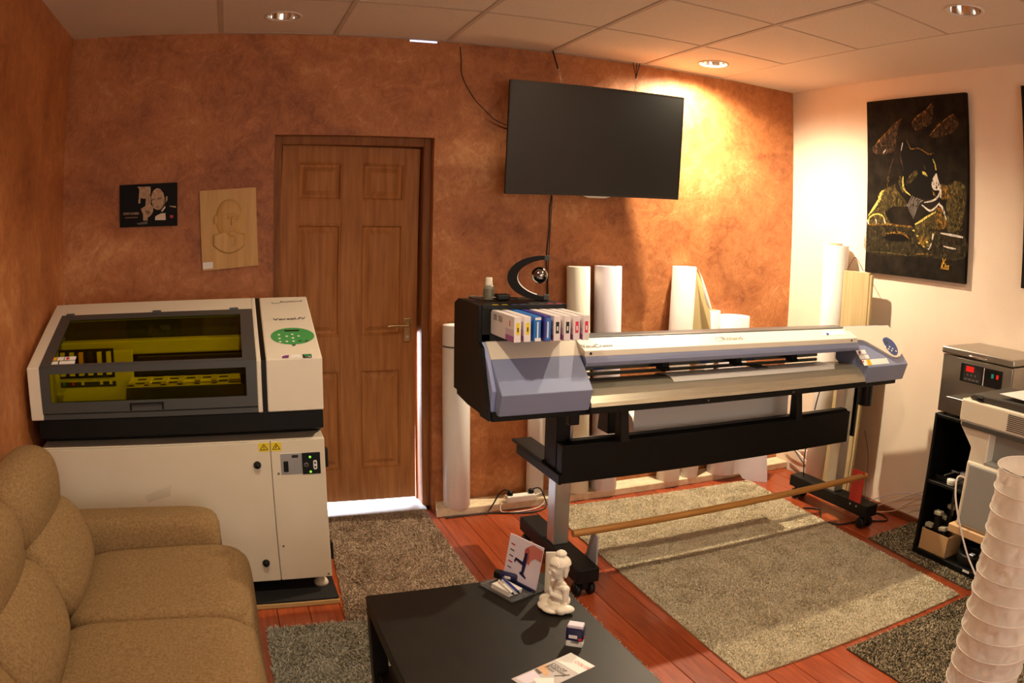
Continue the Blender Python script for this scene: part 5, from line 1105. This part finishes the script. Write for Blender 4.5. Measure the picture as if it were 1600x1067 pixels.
stroke(pb, [(120, 690), (300, 700), (500, 730)], .007, 'paint_olive', .0012); stroke(pb, [(1000, 500), (1060, 450)], .005, 'paint_olive', .0014)
for q_ in ((550, 470), (590, 525), (605, 600), (655, 635), (690, 590)): blob(pb, [(q_[0]-14, q_[1]-6), (q_[0], q_[1]-12), (q_[0]+14, q_[1]), (q_[0], q_[1]+10)], 'paint_yellow', .0018)
stroke(pb, [(735, 600), (720, 640), (700, 665)], .008, 'paint_white', .0018, 'claw'); stroke(pb, [(755, 500), (745, 560)], .010, 'paint_white', .0018)
ky = pb((835, 865)); part('signature', textmesh('V.', pb((840, 822), .001), (0, -1, 0), (0, 0, 1), .050, .8, .0008, shear=.25), 'signature', o); part('signature', textmesh('Kiss', pb((830, 868), .001), (0, -1, 0), (0, 0, 1), .052, .72, .0008, shear=.25), 'signature', o)
o = thing('canvas_painting', 'plain dark canvas hanging beside the panther painting', 'painting', (XR, 1.6, 1.41))
part('canvas', MB().box(XR-.028, XR-.002, 1.19, 1.972, 1.412, 2.44, .002, 1), 'canvas_black', o)

# ------------------------------------------------------------------ power strip and floor cables
o = thing('power_strip', 'white power strip with black plugs on the cream ledge', 'power strip', (1.5, 3.74, LZ))
a = P(793, 790, z=LZ+.01); b = P(842, 789, z=LZ+.01); yy = 3.722; sx0, sx1 = 1.432, 1.60
part('body', MB().box(sx0, sx1, yy-.024, yy+.024, LZ+.0005, LZ+.040, .006, 2), 'white_btn', o)
for k in range(4): part('socket', MB().lathe([(.017, .0405), (.0165, .036), (.0005, .034)], (sx0+.024+.042*k, yy, LZ), 20), 'cable_white', o)
for k in (0, 3):
    x0 = sx0+.024+.042*k
    pg = part('plug', MB().lathe([(.0005, .034), (.016, .036), (.0165, .058), (.010, .066), (.0005, .068)], (x0, yy, LZ), 18), 'black_plastic', o)
    e = (1.31, 3.70, .006) if k == 0 else (1.33, 3.69, .006)
    pts = [(x0, yy, LZ+.06), (x0-.03, yy, LZ+.075), (1.40, 3.74, LZ+.05), (1.36, 3.72, LZ+.006), (1.33, 3.705, .02), (1.30, 3.68, .005)] if k == 0 else [(x0, yy, LZ+.06), (x0+.04, yy-.01, LZ+.07), (1.655, 3.72, LZ+.03), (1.66, 3.68, .006), (1.56, 3.63, .006), (1.42, 3.66, .006), (1.33, 3.69, .006), (1.2, 3.695, .006), (1.07, 3.69, .005)]
    part('lead', MB().tube(pts, .0042, 8), 'cable_black', pg)
part('supply_lead', MB().tube([(sx0, yy, LZ+.02), (sx0-.03, 3.72, LZ+.012), (1.39, 3.70, .02), (1.40, 3.68, .006), (1.45, 3.66, .006), (1.6, 3.68, .006), (1.67, 3.72, .03), (1.66, 3.75, LZ+.02), (sx1, yy, LZ+.02)], .0035, 8), 'cable_white', o)
def cbl(pts, r, m_, lab): single('cable', MB().tube([Vector(p) for p in pts], r, 6), m_, lab, 'cable')
Z0 = .005
cbl([(3.10, 3.05, .80), (3.10, 3.10, .62), (3.13, 3.18, .30), (3.17, 3.2, .1), (3.2, 3.25, .01), (3.3, 3.4, Z0)], .004, 'cable_black', 'black cable dropping behind the black front beam')
def wp(x_, *q): return [P(a_, b_, x=x_) for a_, b_ in q]
cbl(wp(3.46, (1226, 690), (1240, 700), (1256, 705), (1268, 704), (1280, 700)), .005, 'cable_white', 'white cable crossing the corner tangle')
cbl(wp(3.44, (1230, 692), (1246, 706), (1262, 724), (1274, 742)), .006, 'cable_white', 'thick white cable sloping along the cream wall corner')
cbl(wp(3.47, (1250, 690), (1264, 710), (1278, 732), (1290, 748)), .005, 'cable_white', 'long white cable running down the cream wall corner')
cbl(wp(3.42, (1236, 694), (1250, 716), (1266, 738), (1276, 749)), .004, 'cable_black', 'black cable in the corner tangle')
cbl(wp(3.45, (1272, 716), (1266, 728), (1262, 744)), .005, 'cable_white', 'short white cable end in the corner tangle')
cbl([(3.05, 3.05, Z0), (3.12, 2.98, Z0), (3.02, 2.85, Z0), (3.06, 2.74, Z0), (3.22, 2.71, Z0), (3.36, 2.63, Z0), (3.41, 2.72, Z0), (3.36, 2.86, Z0), (3.30, 2.93, .004)], .005, 'cable_black', 'thick black cable looped around the printer foot')
cbl([(3.30, 2.86, .01), (3.42, 2.74, .06), (3.46, 2.55, .17), (3.475, 2.40, .25)], .0035, 'cable_white', 'pale cable rising along the cream wall')
cbl([(3.31, 2.88, .02), (3.44, 2.72, .12), (3.47, 2.58, .17), (3.475, 2.44, .19), (3.478, 2.3, .20)], .003, 'vinyl_lilac', 'thin lilac cable arched against the cream wall')
cbl([(3.30, 2.82, .01), (3.44, 2.68, .03), (3.47, 2.55, .10), (3.475, 2.4, .16)], .0035, 'print_tan', 'tan cable lying along the cream wall')
cbl([(3.485, 3.02, .44), (3.47, 2.95, .30), (3.44, 2.90, .10), (3.40, 2.84, .008)], .003, 'ink_grey', 'thin grey wire hanging on the cream wall')

# ------------------------------------------------------------------ shelf unit, steel oven and contents
SX0, SX1, SY0, SY1, SZ1 = 3.125, 3.495, 1.775, 2.225, .762
RZ2 = .0145
t = thing('shelf_unit', 'black open shelf unit beside the cream wall', 'shelf', (3.31, 2.0, RZ2))
for y0 in (SY0, SY1-.016): part('side_panel', MB().box(SX0, SX1, y0, y0+.016, RZ2, SZ1, .0015, 1), 'black_metal', t)
for z0 in (RZ2+.012, .402, SZ1-.018): part('shelf', MB().box(SX0+.002, SX1-.002, SY0+.016, SY1-.016, z0, z0+.016, .0015, 1), 'black_metal', t)
part('back_panel', MB().box(SX1-.006, SX1-.001, SY0+.016, SY1-.016, RZ2+.03, SZ1-.02), 'black_matte', t)
part('plinth', MB().box(SX0+.004, SX0+.012, SY0+.016, SY1-.016, RZ2, RZ2+.012), 'black_metal', t)
part('shelf_label', MB().box(SX0+.0012, SX0+.002, 1.82, 1.865, RZ2+.014, RZ2+.026), 'white_label', t)
o = thing('steel_oven', 'stainless steel tabletop oven with red digital display', 'oven', (3.31, 2.0, SZ1))
oz0, oz1 = SZ1+.012, 1.098
part('case', MB().box(SX0+.012, SX1, SY0, SY1-.002, oz0, oz1-.038, .004, 2), 'steel', o)
part('lid', MB().box(SX0-.002, SX1, SY0-.004, SY1+.004, oz1-.034, oz1, .010, 3), 'steel', o)
part('lid_handle', MB().tube([(SX0-.002, 1.93, oz1-.022), (SX0-.022, 1.94, oz1-.020), (SX0-.022, 2.03, oz1-.020), (SX0-.002, 2.04, oz1-.022)], .0045, 10), 'chrome', o)
part('front_plate', MB().box(SX0+.004, SX0+.012, SY0+.004, SY1-.10, oz0+.01, oz1-.042, .002, 1), 'steel', o)
pn = part('control_panel', MB().box(SX0+.0005, SX0+.004, 1.83, 2.09, oz0+.20, oz0+.268, .001, 1) if False else MB().box(SX0+.0005, SX0+.004, 1.835, 2.095, oz1-.150, oz1-.062, .001, 1), 'black_plastic', o)
part('display', MB().box(SX0-.0005, SX0+.0005, 2.01, 2.06, oz1-.098, oz1-.072), 'led_red', pn)
part('keypad_plate', MB().box(SX0-.0003, SX0+.0005, 1.96, 2.075, oz1-.145, oz1-.068), 'ink', pn)
for k in range(3): part('key', MB().box(SX0-.001, SX0-.0003, 2.052-.024*k, 2.042-.024*k, oz1-.118, oz1-.108), 'ink_grey', pn)
for k in range(4): part('key', MB().box(SX0-.001, SX0-.0003, 2.065-.024*k, 2.047-.024*k, oz1-.140, oz1-.130), 'ink_grey', pn)
part('switch', MB().box(SX0-.002, SX0+.0005, 1.885, 1.900, oz1-.104, oz1-.084, .001, 1), 'led_teal', pn); part('switch', MB().box(SX0-.002, SX0+.0005, 1.855, 1.870, oz1-.104, oz1-.084, .001, 1), 'led_red', pn)
part('divider', MB().box(SX0-.0004, SX0+.0005, 1.945, 1.949, oz1-.148, oz1-.064), 'white_label', pn)
part('front_tray', MB().box(SX0-.07, SX0+.01, 1.825, 2.115, oz0+.095, oz0+.099, .001, 1).box(SX0-.07, SX0-.066, 1.825, 2.115, oz0+.05, oz0+.098, .001, 1), 'steel', o)
for y0 in (SY0+.04, SY1-.04):
    for x0 in (SX0+.04, SX1-.05): part('foot', MB().cyl((x0, y0, SZ1+.0005), (x0, y0, oz0+.002), .014, n=16), 'black_plastic', o)
# cardboard box with black handled tools
bz = RZ2+.0285; cx0, cx1, cy0, cy1 = SX0+.012, SX0+.15, 2.005, 2.195
o = thing('cardboard_box', 'small open cardboard box on the bottom shelf', 'box', (cx0+.06, 2.1, bz))
part('bottom', MB().box(cx0, cx1, cy0, cy1, bz, bz+.003), 'cardboard', o)
for a_ in ((cx0, cx0+.003, cy0, cy1), (cx1-.003, cx1, cy0, cy1), (cx0, cx1, cy0, cy0+.003), (cx0, cx1, cy1-.003, cy1)): part('side', MB().box(*a_, bz, bz+.115, .0008, 1), 'cardboard', o)
for k, (yy, zz, tl) in enumerate(((2.168, .115, 0), (2.135, .165, 6), (2.112, .195, -3), (2.085, .23, 2), (2.045, .125, -12))):
    g = thing('hand_stamp', ('shortest grey-ended hand stamp in the cardboard box', 'middle height grey-ended hand stamp in the cardboard box', 'second tallest grey-ended hand stamp in the cardboard box', 'tallest grey-ended hand stamp in the cardboard box', 'tilted grey-ended hand stamp in the cardboard box')[k], 'stamp', (cx0+.06, yy, bz+.004), 'hand stamps in the cardboard box')
    Mh = Matrix.Translation((cx0+(.032, .086)[k % 2], yy, bz+.004)) @ Matrix.Rotation(R(tl), 4, 'X')
    part('handle', MB().box(-.014, .014, -.018, .018, 0, zz, .005, 2).move(Mh), 'black_plastic', g); part('end_plate', MB().box(-.018, .018, -.024, .024, zz, zz+.022, .005, 2).move(Mh), 'sole_grey', g)
o = thing('tape_reel', 'black round tape reel lying on the bottom shelf', 'reel', (3.24, 1.89, bz))
part('ring', MB().lathe([(.055, 0), (.085, 0), (.088, .008), (.088, .050), (.082, .056), (.058, .056), (.055, .05), (.055, 0)], (3.235, 1.885, bz), 32), 'black_plastic', o)
part('hub', MB().lathe([(.0005, .03), (.05, .03), (.054, .02), (.0005, .02)], (3.235, 1.885, bz), 24), 'black_metal', o); part('buckle', MB().box(3.17, 3.20, 1.845, 1.875, bz+.056, bz+.066, .003, 1), 'grey_metal', o)
sz = .4185
o = thing('jar', 'small white lidded jar on the middle shelf', 'jar', (3.16, 2.075, sz)); part('body', MB().lathe([(.0005, 0), (.022, 0), (.023, .003), (.023, .014), (.0005, .016)], (3.165, 2.078, sz), 24), 'jar', o); part('lid', MB().lathe([(.0245, .013), (.0245, .026), (.023, .028), (.0005, .028)], (3.165, 2.078, sz), 24), 'white_btn', o)
o = thing('jar', 'clear small jar behind the white lidded jar', 'jar', (3.23, 2.05, sz)); part('body', MB().lathe([(.0005, 0), (.024, 0), (.025, .003), (.025, .04), (.020, .046), (.0005, .046)], (3.235, 2.05, sz), 24), 'clear_plastic', o); part('lid', MB().lathe([(.021, .046), (.021, .058), (.0005, .059)], (3.235, 2.05, sz), 20), 'grey_metal', o)
single('tool_tray', MB().box(3.16, 3.30, 2.10, 2.19, sz, sz+.006, .002, 1).box(3.16, 3.164, 2.10, 2.19, sz, sz+.03).box(3.296, 3.30, 2.10, 2.19, sz, sz+.03).box(3.16, 3.30, 2.186, 2.19, sz, sz+.03).box(3.16, 3.30, 2.10, 2.104, sz, sz+.03), 'black_plastic', 'black tool tray at the back of the middle shelf', 'tray')
single('squeegee', MB().box(3.17, 3.29, 2.13, 2.137, sz+.031, sz+.036, .001, 1).box(3.27, 3.285, 2.108, 2.16, sz+.031, sz+.037, .001, 1), 'grey_metal', 'grey squeegee resting on the tool tray', 'tool')
o = thing('camera_case', 'black bag standing on the middle shelf', 'bag', (3.26, 1.93, sz)); part('body', MB().ell((3.27, 1.93, sz+.075), (.07, .085, .075), .4, .4), 'black_plastic', o); part('strap', MB().tube([(3.205, 1.99, sz+.10), (3.19, 1.99, sz+.06), (3.185, 1.985, sz+.02), (3.2, 1.95, sz+.006)], .006, 8), 'black_matte', o)

# ------------------------------------------------------------------ copier on a wooden stand
KX = 2.735; ky1 = 1.745
t = thing('side_table', 'light wood topped low stand under the copier', 'table', (2.9, 1.45, RZ))
part('top', MB().box(KX-.015, 3.09, 1.16, ky1+.012, .375, .412, .003, 1), 'ply', t)
for x0 in (KX+.02, 3.03):
    for y0 in (1.20, 1.50): part('leg', MB().box(x0, x0+.035, y0, y0+.035, RZ, .375, .002, 1), 'black_metal', t)
t = thing('copier', 'white and grey desktop copier with vents on the wooden stand', 'copier', (2.9, 1.45, .412))
cy0_ = 1.20
kf = lambda px, py: P(px, py, x=KX)
part('lower_body', MB().box(KX+.004, 3.08, cy0_, ky1-.012, .4125, .700, .010, 2), 'copier_white', t)
part('front_flap', MB().box(KX-.006, KX+.006, cy0_+.02, ky1-.034, .424, .690, .006, 2), 'copier_grey', t)
part('neck', MB().prism([(ky1-.012, .69), (ky1-.018, .755), (ky1+.060, .840), (ky1+.060, .86), (ky1-.11, .86), (ky1-.11, .69)], 'x', KX+.012, 3.08, .004, 1), 'copier_white', t)
part('output_bay', MB().box(KX+.07, 3.05, cy0_, ky1-.10, .70, .845), 'copier_grey', t)
part('bay_floor', MB().box(KX+.012, KX+.08, cy0_, ky1-.10, .70, .712, .002, 1), 'copier_grey', t)
part('scanner', MB().box(KX-.002, 3.08, cy0_, ky1+.062, .858, .955, .010, 3), 'copier_white', t)
part('control_strip', MB().box(KX-.003, KX+.02, cy0_, ky1+.045, .838, .862, .003, 1), 'copier_dark', t)
vent = MB()
for k in range(9): vent.box(KX-.0035, KX-.002, 1.30, 1.548, .876+.0075*k, .880+.0075*k)
for k in range(9): part('vent_slot', MB().box(KX-.0035, KX-.0018, 1.30, 1.545, .873+.0078*k, .877+.0078*k), 'copier_dark', t)
part('lid', MB().prism([(cy0_, .957), (ky1+.02, .957), (ky1+.03, .968), (ky1+.01, .982), (cy0_, 1.0)], 'x', KX+.01, 3.07, .006, 2), 'copier_dark', t)
part('lid_hinge', MB().cyl((KX+.012, ky1-.02, .968), (KX+.012, ky1-.05, .968), .012, n=16), 'black_plastic', t)
single('paper_sheet', MB().prism([(KX-.01, 1.2), (KX+.02, 1.62), (KX+.26, 1.60), (KX+.25, 1.2)], 'z', 1.006, 1.0075).move(Matrix.Translation((0, 0, .0))), 'paper_white', 'blank white sheet lying on the copier lid', 'paper')
single('cable', MB().tube([(KX+.07, ky1+.004, .60), P(1497, 745, x=KX+.02), P(1493, 770, x=KX-.01), P(1496, 800, x=KX-.025), P(1503, 835, x=KX-.025), P(1512, 868, x=KX-.025), P(1522, 893, x=KX-.03), P(1532, 920, x=KX-.04)], .0045, 8), 'cable_white', 'pale cable dropping past the wooden stand edge', 'cable')
o = single('cable', MB().tube([(KX+.06, ky1+.012, .60), (KX+.03, ky1+.035, .58), (KX+.02, ky1+.035, .50), (KX+.03, ky1+.03, .43)], .006, 8), 'cable_black', 'black cable beside the copier flank', 'cable')

# ------------------------------------------------------------------ paper lantern
lc = Vector((1.834, .910, 0)); lr = .118; lt = P(1556, 722, y=1.02).z
t = thing('paper_lantern', 'white cylindrical paper floor lantern with wire rings', 'lamp', (lc.x, lc.y, RZ))
NR = 17; zr = [.02+(lt-.02)*k/NR for k in range(NR+1)]
def lant(u_, v_):
    z_ = .02+(lt-.02)*v_; f = (v_*NR) % 1; a = 2*math.pi*u_
    s_ = math.sin(math.pi*f); cr_ = (.35-abs(noise.noise((math.cos(a)*3.2+z_*5, math.sin(a)*3.2, z_*17))))*.012+(.3-abs(noise.noise((math.cos(a)*7, math.sin(a)*7+z_*9, z_*34))))*.006-.004
    r_ = lr-.002*s_+cr_*s_*1.3
    return (lc.x+r_*math.cos(a), lc.y+r_*math.sin(a), z_)
part('paper_shade', MB().grid(lant, 96, NR*8), 'lantern_paper', t)
for z_ in zr: part('ring', MB().tube([(lc.x+(lr+.001)*math.cos(2*math.pi*i/48), lc.y+(lr+.001)*math.sin(2*math.pi*i/48), z_) for i in range(49)], .0016, 5, 1), 'lantern_wire', t)
ang = math.atan2(-lc.y, -lc.x)
lf_ = Vector((-.49, .87, 0)); part('cross_wire', MB().tube([lc+lf_*lr*.97+Vector((0, 0, lt-.012)), lc+lf_*lr*.45+Vector((-.02, -.02, lt-.022)), lc+Vector((0, 0, lt-.02)), lc-lf_*lr*.97+Vector((0, 0, lt-.012))], .0026, 6), 'black_metal', t)
part('base', MB().lathe([(.0005, RZ), (.09, RZ), (.09, .03), (.012, .035), (.010, .35), (.0005, .36)], (lc.x, lc.y, 0), 24), 'black_metal', t)
